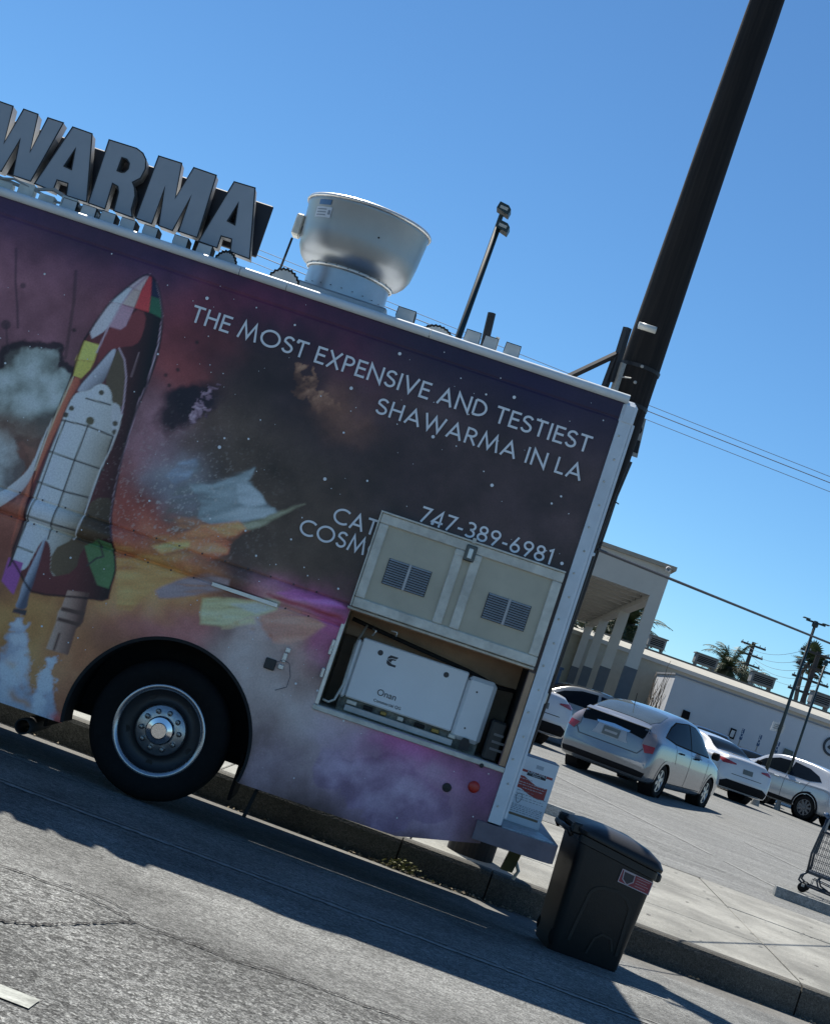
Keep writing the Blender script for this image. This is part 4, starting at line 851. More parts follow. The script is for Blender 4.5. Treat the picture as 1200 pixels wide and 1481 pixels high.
a = [(1.155,3.519),(1.148,3.572)]; MB().tube([(a[0][0]+.03, 1.0, 3.25), (a[1][0]+.03, 1.0, a[1][1])], .014, 8).build('roof_fitting', alu_dull, TR)
mb = MB(); mb.tube([(-2.6, .1, 3.30), (-2.2, .1, 3.37), (-1.9, .1, 3.35), (-1.75, .1, 3.40), (-1.5, .1, 3.33), (-1.3, .14, 3.28)], .012, 6); mb.tube([(-2.3, .08, 3.30), (-2.0, .08, 3.38), (-1.7, .1, 3.33), (-1.4, .1, 3.37)], .008, 6); mb.build('roof_cables', mat('grey_conduit', (.3, .3, .28), .6), TR)
mb = MB(); 
for k in range(5): mb.bbox(-2.1 + .14*k, -2.0 + .14*k, .08, .16, 3.263, 3.263 + .09 + .03*(k % 2), .005)
mb.build('cable_saddles', alu_dull, TR)

# ---- letters on the roof
SY = .20; SD = .10
sign = MB().bbox(-3.6, -.45, SY+SD+.03, SY+SD+.055, 3.44, 3.79, .006).build('roof_sign', mat('sign_back_black', (.012, .012, .018), .5), TR)
for x in (-2.95, -1.72, -.83): MB().box(x-.022, x+.022, SY+SD+.02, SY+SD+.029, 3.262, 3.6).build('sign_post', dark_m, sign); MB().box(x+.05, x+.075, SY+SD-.01, SY+SD+.019, 3.262, 3.42).build('sign_post', alu_dull, sign)
face_m = mat('letter_face_grey', (.34, .37, .40), .5, var=.05, vscale=6)
ret_m = mat('letter_return', (.16, .165, .17), .5, var=.1)
edge_m = mat('letter_edge_black', (.012, .012, .014), .5)
LT = [
 [[(-2.311,3.846),(-2.202,3.844),(-2.177,3.601),(-2.133,3.848),(-2.035,3.845),(-2.002,3.6),(-1.969,3.844),(-1.864,3.844),(-1.935,3.421),(-2.055,3.422),(-2.089,3.657),(-2.132,3.422),(-2.254,3.424)]],
 [[(-1.8,3.838),(-1.668,3.835),(-1.555,3.408),(-1.691,3.406),(-1.707,3.484),(-1.78,3.483),(-1.781,3.407),(-1.907,3.416)], [(-1.737,3.713),(-1.716,3.575),(-1.768,3.581)]],
 [[(-1.554,3.833),(-1.37,3.836),(-1.322,3.819),(-1.289,3.785),(-1.274,3.727),(-1.284,3.662),(-1.323,3.621),(-1.3,3.593),(-1.279,3.545),(-1.272,3.453),(-1.249,3.406),(-1.375,3.41),(-1.386,3.532),(-1.402,3.566),(-1.44,3.574),(-1.431,3.403),(-1.544,3.406)], [(-1.439,3.75),(-1.406,3.75),(-1.382,3.73),(-1.377,3.694),(-1.391,3.667),(-1.411,3.659),(-1.44,3.66)]],
 [[(-1.222,3.834),(-1.068,3.836),(-1.033,3.613),(-0.987,3.834),(-0.835,3.832),(-0.819,3.415),(-0.944,3.415),(-0.943,3.658),(-0.981,3.407),(-1.075,3.41),(-1.119,3.658),(-1.119,3.406),(-1.228,3.408)]],
 [[(-0.715,3.829),(-0.576,3.833),(-0.461,3.39),(-0.592,3.396),(-0.61,3.475),(-0.679,3.473),(-0.678,3.392),(-0.804,3.395)], [(-0.646,3.708),(-0.62,3.567),(-0.673,3.576)]],
]
dx = LT[1][0][0][0]
LT.append([[(p[0]-.86, p[1]) for p in s] for s in LT[1]])
z0_, z1_ = 3.395, 3.83
LT.append([[(-2.75, z0_), (-2.62, z0_), (-2.62, 3.55), (-2.52, 3.55), (-2.52, z0_), (-2.39, z0_), (-2.39, z1_), (-2.52, z1_), (-2.52, 3.67), (-2.62, 3.67), (-2.62, z1_), (-2.75, z1_)]])
LT.append([[(-3.14, 3.5), (-3.1, 3.42), (-2.98, 3.39), (-2.86, 3.43), (-2.82, 3.53), (-2.88, 3.63), (-3.0, 3.68), (-2.98, 3.73), (-2.86, 3.69), (-2.82, 3.78), (-2.92, 3.83), (-3.04, 3.82), (-3.12, 3.74), (-3.1, 3.64), (-2.96, 3.57), (-2.95, 3.51), (-3.05, 3.51)]])
for spl in LT:
    o = link('letter', curve_mesh(spl, SD), ret_m, sign); o.location = (0, SY, 0)
    f_ = link('letter_face', curve_mesh(spl, .004), face_m, o); f_.location = (0, -.006, 0)
    mb = MB()
    for loop in spl: ribbon(mb, loop, .008, -.0085, True)
    mb.build('letter_outline', edge_m, o)

# ================================================================ things on the street
TM = TR.matrix_world.copy()
# ---- carton on the bumper
carton_w = mat('white_carton', (.76, .78, .79), .6, var=.06, vscale=8)
CB = thing('cardboard_carton', 'white cardboard carton with red and black print standing on the truck bumper', 'carton')
CB.matrix_world = TM @ Matrix.Translation((2.295, .5, .551))
cw, chh = .119, .427
MB().bbox(-cw, cw, 0, .3, 0, chh, .003).build('box', carton_w, CB)
redp = mat('red_print', (.36, .05, .04), .6); blk = mat('black_print', (.03, .03, .035), .6); gry = mat('grey_small_print', (.22, .23, .25), .6); brn = mat('brown_print', (.25, .17, .09), .6)
def cbx(name, poly, m, l=1): 
    mb = MB(); mb.add([(p[0]*cw*2-cw, -.0008*l, p[1]*chh) for p in poly], [tuple(range(len(poly)))]); return mb.build(name, m, CB)
cbx('red_bar', [(.08, .765), (.93, .765), (.93, .80), (.08, .80)], redp)
cbx('black_bar', [(.24, .728), (.76, .728), (.76, .795), (.24, .795)], blk, 2)
o = link('brand_lettering', text_mesh('KIRKLAND', .026, .0006, 'CENTER'), mat('white_print', (.7, .72, .75), .6), CB); o.location = (0, -.0026, .765*chh)
o = link('brand_lettering', text_mesh('Signature', .015, .0006, 'CENTER'), MATS['white_print'], CB); o.location = (0, -.0026, .738*chh)
cbx('red_panel', [(.02, .52), (.2, .515), (.45, .46), (.7, .43), (.88, .445), (.88, .62), (.6, .61), (.4, .65), (.2, .70), (.02, .70)], redp)
mb = MB()
for k, (a, b_) in enumerate(((.06, .45), (.06, .84), (.1, .84), (.24, .8))):
    x = a; rq = random.Random(k)
    z = (.665, .61, .575, .535)[k]
    while x < b_:
        w = rq.uniform(.02, .09); mb.box((x*2-1)*cw, (min(b_, x+w)*2-1)*cw, -.0024, -.0016, z*chh-.0025, z*chh+.003); x += w+.02
mb.build('small_print', mat('pale_print', (.5, .42, .42), .6), CB)
mb = MB()
for k in range(9):
    z = (.485, .44, .395, .36, .27, .25, .225, .2, .17)[k]; x = .04 if k < 2 else .1; rq = random.Random(40+k)
    while x < (.5 if k < 1 else .92):
        w = rq.uniform(.02, .1); mb.box((x*2-1)*cw, (min(.94, x+w)*2-1)*cw, -.0014, -.0006, z*chh-.0016, z*chh+.0016); x += w+.03
mb.build('small_print', gry, CB)
mb = MB(); P = [(.03*math.sin(t)*(.55+.45*math.cos(t/2)**2), .03*math.cos(t)) for t in [2*math.pi*k/18 for k in range(18)]]
ribbon(mb, [(p[0]*.8-.065, .37*chh+p[1]) for p in P], .004, -.002, True); mb.build('drop_emblem', gry, CB)
cbx('brown_bar', [(.08, .105), (.9, .105), (.9, .14), (.08, .14)], brn)
cbx('handle_flap', [(.42, .86), (.62, .86), (.62, .915), (.42, .915)], mat('flap_shade', (.42, .45, .48), .6), 1)
MB().bbox(-cw-.001, cw+.001, .0, .301, chh-.001, chh+.003, .001).build('lid_flap', mat('carton_edge', (.2, .22, .26), .7), CB)

# ---- wheeled bin
bin_m = mat('black_bin_plastic', (.008, .0078, .0075), .45, var=.25, vscale=7, bump=.08, bscale=150)
BN = thing('wheeled_bin', 'black wheeled rubbish bin with a small red sticker standing behind the truck', 'bin', (2.825, .60, zroad(.45)), math.radians(9))
def rring(w, d_, r, z, n=6):
    P = []
    for cx_, cy_, a0 in ((w-r, d_-r, 0), (-w+r, d_-r, 90), (-w+r, -d_+r, 180), (w-r, -d_+r, 270)):
        for k in range(n+1):
            a = math.radians(a0+90*k/n); P.append((cx_+r*math.cos(a), cy_+r*math.sin(a), z(cx_+r*math.cos(a)) if callable(z) else z))
    return P
def loft(rings, cap0=True, cap1=True):
    mb = MB(); n = len(rings[0])
    for r in rings: mb.v += [tuple(p) for p in r]
    for i in range(len(rings)-1): mb.f += [(i*n+k, i*n+(k+1) % n, (i+1)*n+(k+1) % n, (i+1)*n+k) for k in range(n)]
    if cap0: mb.f.append(tuple(range(n-1, -1, -1)))
    if cap1: mb.f.append(tuple(range((len(rings)-1)*n, len(rings)*n)))
    return mb
ztop = lambda h: (lambda x: h - .14*(x+.28))
body = loft([rring(.225, .235, .05, .0), rring(.23, .24, .05, .02), rring(.262, .27, .055, ztop(.685)), rring(.272, .28, .055, ztop(.69)), rring(.272, .28, .055, ztop(.735)), rring(.262, .27, .05, ztop(.74))])
body.build('bin_body', bin_m, BN, auto=35)
loft([rring(.288, .298, .06, ztop(.742)), rring(.292, .302, .06, ztop(.765)), rring(.27, .28, .07, lambda x: .79 - .12*(x+.28)), rring(.2, .22, .08, lambda x: .815 - .10*(x+.28)), rring(.1, .12, .06, lambda x: .828 - .09*(x+.28))]).build('lid', bin_m, BN, auto=50)
MB().tube([(-.31, -.2, .70), (-.335, -.2, .73), (-.335, .2, .73), (-.31, .2, .70)], .016, 8).build('handle', bin_m, BN, smooth=True)
for y in (-.215, .215): MB().bbox(-.33, -.262, y-.03, y+.03, .72, .79, .012).build('lid_hinge', bin_m, BN)
MB().bbox(.27, .315, -.2, -.13, .60, .655, .012).build('front_lug', bin_m, BN)
for y in (-.2, .2): MB().lathe([(.03, -.03), (.085, -.03), (.092, -.015), (.092, .015), (.085, .03), (.03, .03)], (-.15, y, .092), 'y', 24).build('wheel', rubber, BN, smooth=True)
# raised arch on the face we see (follows the taper)
def face_y(z): return -(.24 + .03*(z-.02)/.66) - .002
mb = MB(); A = [(-.13, .1), (-.10, .40)] + [(-.10+.10-.10*math.cos(math.radians(t)) + .0, .40+.07*math.sin(math.radians(t))) for t in range(15, 90, 15)] + [(.06, .475), (.13, .45), (.17, .40), (.185, .1)]
ribbon(mb, A, .02, 0); mb.v = [(x, face_y(z)-.006, z) for x, y, z in mb.v]; mb.build('moulded_rib', bin_m, BN)
mb = MB(); ribbon(mb, [(.0, .06), (.02, .16), (.06, .2), (.12, .19), (.15, .12)], .014, 0); mb.v = [(x, face_y(z)-.006, z) for x, y, z in mb.v]; mb.build('moulded_rib', bin_m, BN)
def stick(name, poly, m, l):
    mb = MB(); mb.add([(p[0], face_y(p[1])-.008-.0008*l, p[1]) for p in poly], [tuple(range(len(poly)))]); return mb.build(name, m, BN)
stick('sticker', [(.035, .535), (.245, .515), (.25, .60), (.04, .62)], mat('red_sticker', (.30, .045, .055), .5), 0)
mb = MB(); ribbon(mb, [(.038, .537), (.243, .518), (.247, .597), (.042, .617)], .005, 0, True); ribbon(mb, [(.055, .61), (.128, .603), (.13, .56), (.095, .533), (.06, .56)], .006, 0, True)
for k in range(4): ribbon(mb, [(.145, .592-.016*k), (.23-.015*(k % 2), .586-.016*k)], .0025, 0)
mb.v = [(x, face_y(z)-.0098, z) for x, y, z in mb.v]; mb.build('sticker_print', mat('pale_sticker_print', (.5, .42, .42), .6), BN)
stick('sticker_shield', [(.06, .605), (.124, .599), (.126, .562), (.095, .54), (.064, .562)], mat('dark_shield', (.06, .05, .05), .6), 1)

# ---- wooden utility pole
wood = bpy.data.materials.new('weathered_dark_wood'); wood.use_nodes = True; nt = wood.node_tree; b = nt.nodes['Principled BSDF']; b.inputs['Roughness'].default_value = .9
tc = nt.nodes.new('ShaderNodeTexCoord'); mp = nt.nodes.new('ShaderNodeMapping'); mp.inputs['Scale'].default_value = (22, 22, .7); n = nt.nodes.new('ShaderNodeTexNoise'); n.inputs['Scale'].default_value = 2.2; n.inputs['Detail'].default_value = 8
nt.links.new(tc.outputs['Object'], mp.inputs[0]); nt.links.new(mp.outputs[0], n.inputs['Vector'])
r = nt.nodes.new('ShaderNodeValToRGB'); r.color_ramp.elements[0].position = .38; r.color_ramp.elements[0].color = (.005, .004, .0035, 1); r.color_ramp.elements[1].position = .72; r.color_ramp.elements[1].color = (.017, .0135, .011, 1)
nt.links.new(n.outputs[0], r.inputs[0]); nt.links.new(r.outputs[0], b.inputs['Base Color'])
bp = nt.nodes.new('ShaderNodeBump'); bp.inputs['Strength'].default_value = .7; bp.inputs['Distance'].default_value = .01; nt.links.new(n.outputs[0], bp.inputs['Height']); nt.links.new(bp.outputs[0], b.inputs['Normal'])
PX_, PY_ = 2.062, 2.85
UP = thing('utility_pole', 'tall dark wooden utility pole rising behind the rear corner of the food truck', 'utility pole', (PX_, PY_, .03))
mb = MB(); NR = 44; n_ = 28; rp = random.Random(4)
for i in range(NR+1):
    z = -.05 + 11.4*i/NR; r0 = .185 - .0125*z*.55
    for k in range(n_):
        a = 2*math.pi*k/n_; rr2 = r0*(1+.012*math.sin(3*a+z*.6)+rp.uniform(-.008, .008)); mb.v.append((rr2*math.cos(a)+.008*math.sin(z*.7), rr2*math.sin(a), z))
for i in range(NR): mb.f += [(i*n_+k, i*n_+(k+1) % n_, (i+1)*n_+(k+1) % n_, (i+1)*n_+k) for k in range(n_)]
mb.f.append(tuple(range(NR*n_, NR*n_+n_))); mb.build('pole', wood, UP, smooth=True)
dsteel = mat('dark_steel', (.02, .022, .026), .5, metal=.4, var=.2); gsteel = mat('grey_galvanised', (.3, .3, .28), .5, metal=.4, var=.25, vscale=20)
def up(p): return (p[0]-PX_, p[1]-PY_, p[2]-.03)
q = [up(p) for p in [(1.865,2.61,4.3),(1.882,2.644,3.863),(1.554,2.624,3.78),(1.882,2.625,4.107),(1.856,2.627,4.053),(1.85,2.646,3.795),(1.796,2.644,3.77),(1.866,2.638,3.926),(1.92,2.634,4.03),(1.928,2.654,3.766)]]
MB().tube([q[0], q[1]], .035, 4).build('standoff_channel', dsteel, UP)
MB().tube([q[2], q[3]], .026, 4).build('standoff_brace', dsteel, UP)
MB().tube([q[4], q[5], q[6]], .03, 4).build('standoff_arm', dsteel, UP)
MB().tube([q[8], q[9]], .03, 4).build('cable_guard', gsteel, UP)
q = [up(p) for p in [(1.937,2.513,4.326),(2.077,2.524,4.331),(2.068,2.545,4.035),(2.058,2.554,3.902),(1.944,2.545,3.906),(2.018,2.549,3.921)]]
MB().tube([q[0], q[1]], .028, 14).build('spool_insulator', mat('glazed_white_insulator', (.55, .55, .5), .3), UP, smooth=True)
for p in q[2:4]: MB().lathe([(.014, -.0), (.012, -.012), (.0005, -.014)], p, 'y', 8).build('bolt_head', gsteel, UP)
MB().tube([q[4], q[5]], .006, 6).build('strap', gsteel, UP)
for z in (4.02, 3.72): MB().lathe([(.168, z), (.171, z+.03)], (0, 0, 0), 'z', 28).build('pole_band', dsteel, UP)
MB().bbox(-.2, -.06, -.24, -.14, 3.45, 3.75, .01).build('splice_box', mat('grey_weathered_box', (.2, .2, .185), .7, var=.3, vscale=14), UP)
q = [up(p) for p in [(2.139,2.945,3.739),(2.246,2.954,3.731),(2.281,2.98,3.419),(2.177,2.972,3.417)]]
ps = MB(); nrm = Vector((.0, .012, 0)); ps.add([tuple(Vector(p)) for p in q] + [tuple(Vector(p)+nrm) for p in q], [(0,1,2,3), (7,6,5,4), (0,4,5,1), (1,5,6,2), (2,6,7,3), (3,7,4,0)])
plate = ps.build('sign_plate', mat('weathered_sign_white', (.45, .45, .42), .6, var=.2, vscale=20), UP)
def onp(u, v): return Vector(q[0]).lerp(Vector(q[1]), u).lerp(Vector(q[3]).lerp(Vector(q[2]), u), v) - nrm*.3
mb = MB(); mb.add([tuple(onp(*t)) for t in ((.2, .58), (.95, .58), (.95, .9), (.2, .9))], [(0, 1, 2, 3)]); mb.build('sign_print', dsteel, plate)
mb = MB(); sm = [( .5+.42*p[0], p[1]) for p in [(.8, .1), (.4, .06), (.0, .12), (.1, .2), (.6, .24), (.85, .32), (.6, .4), (.1, .38)]]
for a, b_ in zip(sm, sm[1:]): mb.tube([tuple(onp(*a)), tuple(onp(*b_))], .007, 5)
mb.build('sign_letter', dsteel, plate)
q = [up(p) for p in [(2.229,2.561,3.309),(2.209,2.584,2.982),(2.197,2.611,2.602),(2.202,2.645,2.155),(2.208,2.688,1.58)]]
MB().tube(q, .012, 6).build('ground_rod', black_m, UP)
mb = MB()
for (a, b_) in ((q[2], (.03, 0, .05)), (q[2], (-.06, 0, .03)), (q[1], (.04, 0, -.01))): mb.tube([a, tuple(Vector(a)+Vector(b_))], .005, 5)
mb.build('wire_clips', dsteel, UP)

# ---- overhead wires
wire_m = mat('black_cable', (.02, .022, .028), .6); wire_f = mat('thin_line_wire', (.09, .11, .14), .6)
def cable(name, pts, r, label, sag=0.0, m=wire_m, n=14, group=None):
    a, b_ = Vector(pts[0]), Vector(pts[1]); P = []
    for i in range(n+1):
        t = i/n; v = a.lerp(b_, t); v.z -= sag*4*t*(1-t); P.append(v)
    return tag(MB().tube(P, r, 5).build(name, m), label, 'cable', group)
w0 = [(2.212,2.613,2.591)][0]; w1 = [(13.129,25.284,4.152)][0]
cable('service_cable', [w0, w1], .013, 'thick black service cable running from the utility pole over the parked cars', .0)
for k, off in enumerate((0, 9, 19)):
    pass
W1 = [(-27.965,42.513,13.015),(23.325,46.687,11.177)]; W2 = [(-27.894,42.534,12.813),(23.396,46.707,10.975)]; W3 = [(-27.791,42.564,12.521),(23.499,46.737,10.683)]
for Wk, r, which in ((W1, .011, 'uppermost of three thin power lines crossing the sky behind the truck'), (W2, .016, 'middle and thickest of three power lines crossing the sky behind the truck'), (W3, .011, 'lowest of three thin power lines crossing the sky behind the truck')):
    cable('power_line', Wk, r, which, .15, wire_f, 20, 'overhead power lines behind the truck')

# ---- parking lot lamp behind the truck
lamp_g = mat('dark_green_lamp_paint', (.012, .028, .03), .45, var=.15)
p = [(-0.016,9.975,6.741)][0]
LP = thing('parking_lamp', 'dark green lamp post with two floodlights showing above the truck roof', 'lamp post', (p[0], p[1], zlot(p[1])))
H_ = p[2]-zlot(p[1])
MB().tube([(0, 0, 0), (0, 0, H_)], .052, 12, r2=.04).build('post', lamp_g, LP, smooth=True)
MB().tube([(-.01, 0, H_), (-.01, 0, H_+.1)], .03, 8).build('tenon', lamp_g, LP)
for (dx_, dz_, t_) in ((-.0, .17, 1), (.06, -.05, -1)):
    fl = MB().prism([(-.09, 0), (.08, -.03), (.085, .05), (.04, .085), (-.08, .09)], 'y', -.1, .12).build('floodlight', lamp_g, LP); fl.location = (dx_, 0, H_+dz_-.03); fl.rotation_euler = (0, math.radians(6), 0)
    MB().box(-.055, .05, -.104, -.1005, .012, .05).build('lamp_lens', mat('lamp_glass', (.35, .36, .33), .2), fl)

# ---- wheel stops
def wheel_stop(x0, x1, y, label):
    o = thing('wheel_stop', label, 'wheel stop', ((x0+x1)/2, y, zlot(y)), math.radians(-1))
    L = (x1-x0)/2
    MB().prism([(-.08, -.01), (.08, -.01), (.075, .06), (.05, .115), (-.05, .115), (-.075, .06)], 'x', -L, L).build('block', conc_stop, o, auto=30)
    for x in (-L*.6, L*.6): MB().lathe([(.02, .1165), (.018, .122), (.0005, .123)], (x, 0, 0), 'z', 10).build('anchor_pin', gsteel, o)
st = [(5.673,9.249),(6.352,9.241),(3.215,9.197)]
wheel_stop(st[0][0], st[0][0]+1.83, st[0][1]+.06, 'grey concrete wheel stop in front of the shopping cart')
wheel_stop(st[2][0]-1.83, st[2][0], st[2][1]+.05, 'grey concrete wheel stop behind the carton and the bin')

# ---- shopping cart
SCx = [(6.324,10.978)][0]
ct_m = mat('dark_cart_steel', (.035, .045, .06), .4, metal=.5, var=.2); wire_c = mat('cart_wire', (.05, .065, .085), .4, metal=.6)
CT_ = thing('shopping_cart', 'dark wire shopping cart standing by a concrete wheel stop', 'shopping cart', (SCx[0]+.02, SCx[1]+.1, zlot(SCx[1])), math.radians(-16))
for y in (-.22, .22):
    MB().tube([(.02, y, .26), (-.04, y, .2), (-.05, y, .14), (.02, y, .1), (.45, y, .09), (.85, y, .1)], .014, 7).build('lower_frame', ct_m, CT_, smooth=True)
    MB().tube([(.02, y*1.1, .26), (.0, y*1.15, .5), (.03, y*1.2, .8), (.06, y*1.25, .98)], .015, 7).build('upright', ct_m, CT_, smooth=True)
    MB().tube([(.2, y, .28), (.16, y, .2), (.2, y, .13), (.3, y, .1)], .012, 7).build('brace', ct_m, CT_, smooth=True)
MB().tube([(.06, -.275, .98), (.0, -.27, 1.02), (.0, .27, 1.02), (.06, .275, .98)], .017, 8).build('handle', mat('blue_grey_handle', (.06, .1, .17), .4), CT_, smooth=True)
MB().box(.0, .9, -.24, -.21, .25, .285).build('basket_rail', ct_m, CT_); MB().box(.0, .9, .21, .24, .25, .285).build('basket_rail', ct_m, CT_)
mb = MB()
for side in (-1, 1):
    for k in range(19): x = .03+.045*k; mb.tube([(x, side*.225, .28), (x+.012, side*.265, .78)], .0035, 4)
    for k in range(6): z = .34+.085*k; mb.tube([(.02, side*(.23+.036*(z-.28)/.5), z), (.86, side*(.225+.03*(z-.28)/.5), z)], .0035, 4)
for k in range(11): y = -.2+.04*k; mb.tube([(.88, y, .28), (.93, y*1.1, .74)], .0035, 4); mb.tube([(.02, y, .28), (.88, y, .28)], .0035, 4); mb.tube([(.03, y, .5), (.05, y*1.1, .8)], .003, 4)
for k in range(5): mb.tube([(.885+.009*k, -.22-.008*k, .32+.09*k), (.885+.009*k, .22+.008*k, .32+.09*k)], .0035, 4)
mb.build('wire_basket', wire_c, CT_)
MB().tube([(.05, -.27, .8), (.95, -.265, .76), (.95, .265, .76), (.05, .27, .8)], .01, 6).build('basket_rim', ct_m, CT_, smooth=True)
MB().bbox(.03, .06, -.24, .24, .78, .97, .006).build('child_seat', mat('dark_seat_plastic', (.02, .03, .06), .5), CT_)
mb = MB(); mb.tube([(.1, -.15, .12), (.1, -.15, .2), (.45, -.15, .17), (.8, -.15, .14)], .007, 5); mb.tube([(.1, .15, .12), (.1, .15, .2), (.45, .15, .17), (.8, .15, .14)], .007, 5)
for k in range(6): mb.tube([(.2+.1*k, -.15, .19-.008*k), (.2+.1*k, .15, .19-.008*k)], .004, 4)
mb.build('lower_tray', wire_c, CT_)
for (x, y) in ((.02, -.22), (.02, .22), (.85, -.18), (.85, .18)):
    w_ = MB().lathe([(.01, -.016), (.058, -.016), (.062, 0), (.058, .016), (.01, .016)], (x, y, .062), 'y', 18).build('castor', rubber, CT_, smooth=True)
    MB().bbox(x-.02, x+.02, y-.026, y+.026, .07, .11, .004).build('castor_fork', gsteel, w_)

# ================================================================ parked cars
def crom(P, t):
    n = len(P)-1; x = min(max(t, 0), n-1e-6); i = int(x); f = x-i
    a, b_, c, d_ = P[max(i-1, 0)], P[i], P[i+1], P[min(i+2, n)]
    return tuple(.5*((2*q)+(-p+r)*f+(2*p-5*q+4*r-s)*f*f+(-p+3*q-3*r+s)*f**3) for p, q, r, s in zip(a, b_, c, d_))
glass_m = mat('car_glass', (.008, .011, .014), .05, var=.1, spec=.05)
glass_t = mat('car_glass_tinted', (.010, .016, .026), .06, var=.1, spec=.03)
trim_b = mat('black_car_trim', (.010, .010, .011), .8, spec=.15)
tail_r = mat('tail_light_red', (.28, .02, .02), .2, coat=.5); tail_c = mat('tail_light_clear', (.22, .19, .19), .2, coat=.5)
alloy = mat('alloy_wheel', (.48, .49, .5), .3, metal=.8); alloy_d = mat('dark_alloy_wheel', (.12, .12, .13), .35, metal=.7)
plate_m = mat('licence_plate', (.10, .12, .12), .5); seam_m = mat('panel_seam', (.03, .03, .035), .7)
def paintm(name, c, metal=.3): return mat(name, c, .22, metal=metal, var=.03, vscale=3, coat=.9)
def make_car(name, label, st, wheels, R_, pm_, loc, rz, feats, rim=None, spokes=7, width=None):
    """st: (x, bottom, belt, top, half width, roof half width); x=0 is the tail. feats: patches laid on the body"""
    T0 = thing(name, label, 'car', loc, rz)
    NU = 84; NV = 30; rings = []
    for i in range(NU+1):
        # denser near the tail
        t = (i/NU); x, zb, zk, zt, w, wr = crom(st, t*(len(st)-1))
        sec = [(0, zb), (w*.8, zb), (w*.955, zb+.06), (w*.99, zb+.2), (w, (zb*.45+zk*.55)), (w*.985, zk-.07), (w*.95, zk), (w*.95*.5+wr*.5+.012, (zk+zt-.08)/2), (wr, zt-.075), (wr*.86, zt-.022), (wr*.45, zt-.003), (0, zt)]
        ring = [crom(sec, v/NV*(len(sec)-1)) for v in range(NV+1)]
        rings.append([(x, p[0], p[1]) for p in ring])
    # full rings: right side negative y
    V = []; n = 2*NV
    for rg in rings:
        full = [(x, -y, z) for x, y, z in rg] + [(x, y, z) for x, y, z in rg[-2:0:-1]]
        V += full
    F = []
    for i in range(NU): F += [(i*n+k, i*n+(k+1) % n, (i+1)*n+(k+1) % n, (i+1)*n+k) for k in range(n)]
    for base_, dx_ in ((0, -.025), (NU*n, .025)):
        cen = sum((Vector(V[base_+k]) for k in range(n)), Vector())/n; V.append((cen.x+dx_, cen.y, cen.z)); ci = len(V)-1
        F += [(base_+k, base_+(k+1) % n, ci) for k in range(n)]
    bv = BVHTree.FromPolygons([Vector(v) for v in V], F)
    RA = R_+.055
    V2 = []
    for v in V:
        v = list(v)
        for wx in wheels:
            d_ = math.hypot(v[0]-wx, v[2]-R_)
            if abs(v[1]) > .5 and abs(d_-RA) < .03 and d_ > 0: v[0] = wx+(v[0]-wx)*RA/d_; v[2] = R_+(v[2]-R_)*RA/d_
        V2.append(tuple(v))
    F2 = []
    for f_ in F:
        c = sum((Vector(V2[i]) for i in f_), Vector())/len(f_)
        if any(math.hypot(c.x-wx, c.z-R_) < RA and abs(c.y) > .45 for wx in wheels): continue
        F2.append(f_)
    mb = MB(); mb.v = V2; mb.f = F2; mb.build('body', pm_, T0, auto=50)
    # wheels
    hw = max(s[4] for s in st)
    for wx in wheels:
        for sd_ in (-1, 1):
            mbw = MB(); yy = sd_*(hw-.27)
            mbw.lathe([(RA+.012, 0), (RA+.012, sd_*.24)], (wx, yy, R_), 'y', 28); mbw.disc((wx, yy, R_), RA+.012, 'y', 28); mbw.build('wheel_well', trim_b, T0)
            yo = sd_*(hw-.015)
            W = MB().lathe([(R_*.64, -.03*sd_), (R_*.6, -.07*sd_), (R_*.2, -.06*sd_), (.0005, -.06*sd_)], (wx, yo, R_), 'y', 26).build('wheel', alloy_d, T0, smooth=True)
            MB().lathe([(R_*.64, -.03*sd_), (R_*.70, -.005*sd_), (R_*.86, .0), (R_*.97, -.02*sd_), (R_, -.06*sd_), (R_, -.16*sd_), (R_*.95, -.2*sd_), (R_*.64, -.2*sd_)], (wx, yo, R_), 'y', 30).build('tyre', rubber, W, smooth=True)
            ms = MB()
            for k in range(spokes):
                a = 2*math.pi*k/spokes+.3; ca_, sa_ = math.cos(a), math.sin(a); w0 = .035; w1 = .028
                q_ = [(R_*.1, -w0), (R_*.63, -w1), (R_*.63, w1), (R_*.1, w0)]
                ms.add([(wx+u*ca_-v*sa_, yo-.025*sd_, R_+u*sa_+v*ca_) for u, v in q_]+[(wx+u*ca_-v*sa_, yo-.055*sd_, R_+u*sa_+v*ca_) for u, v in q_], [(0,1,2,3), (0,4,5,1), (2,6,7,3), (4,5,6,7), (1,5,6,2), (0,3,7,4)])
            ms.lathe([(R_*.58, -.04*sd_), (R_*.6, -.02*sd_), (R_*.645, -.02*sd_), (R_*.66, -.035*sd_)], (wx, yo, R_), 'y', 30); ms.lathe([(R_*.17, -.06*sd_), (R_*.16, -.018*sd_), (.0005, -.015*sd_)], (wx, yo, R_), 'y', 14)
            ms.build('rim', rim or alloy, W)
    # folded lips round the wheel openings
    for wx in wheels:
        for sd_ in (-1, 1):
            ml = MB(); prev = None
            for k in range(33):
                a = math.radians(-28 + 236*k/32); row = []
                for r_ in (RA-.035, RA-.012, RA+.02):
                    h_, nr, _i, _d = bv.ray_cast(Vector((wx+r_*math.cos(a), 3*sd_, R_+r_*math.sin(a))), Vector((0, -sd_, 0)))
                    row.append(None if h_ is None or abs(h_.y) < .5 else tuple(h_ + Vector((0, sd_*.006, 0))))
                if prev and None not in prev and None not in row:
                    for j in (0, 1): ml.add([prev[j], prev[j+1], row[j+1], row[j]], [(0, 1, 2, 3)])
                prev = row
            if ml.v: ml.build('arch_lip', pm_, T0, smooth=True)
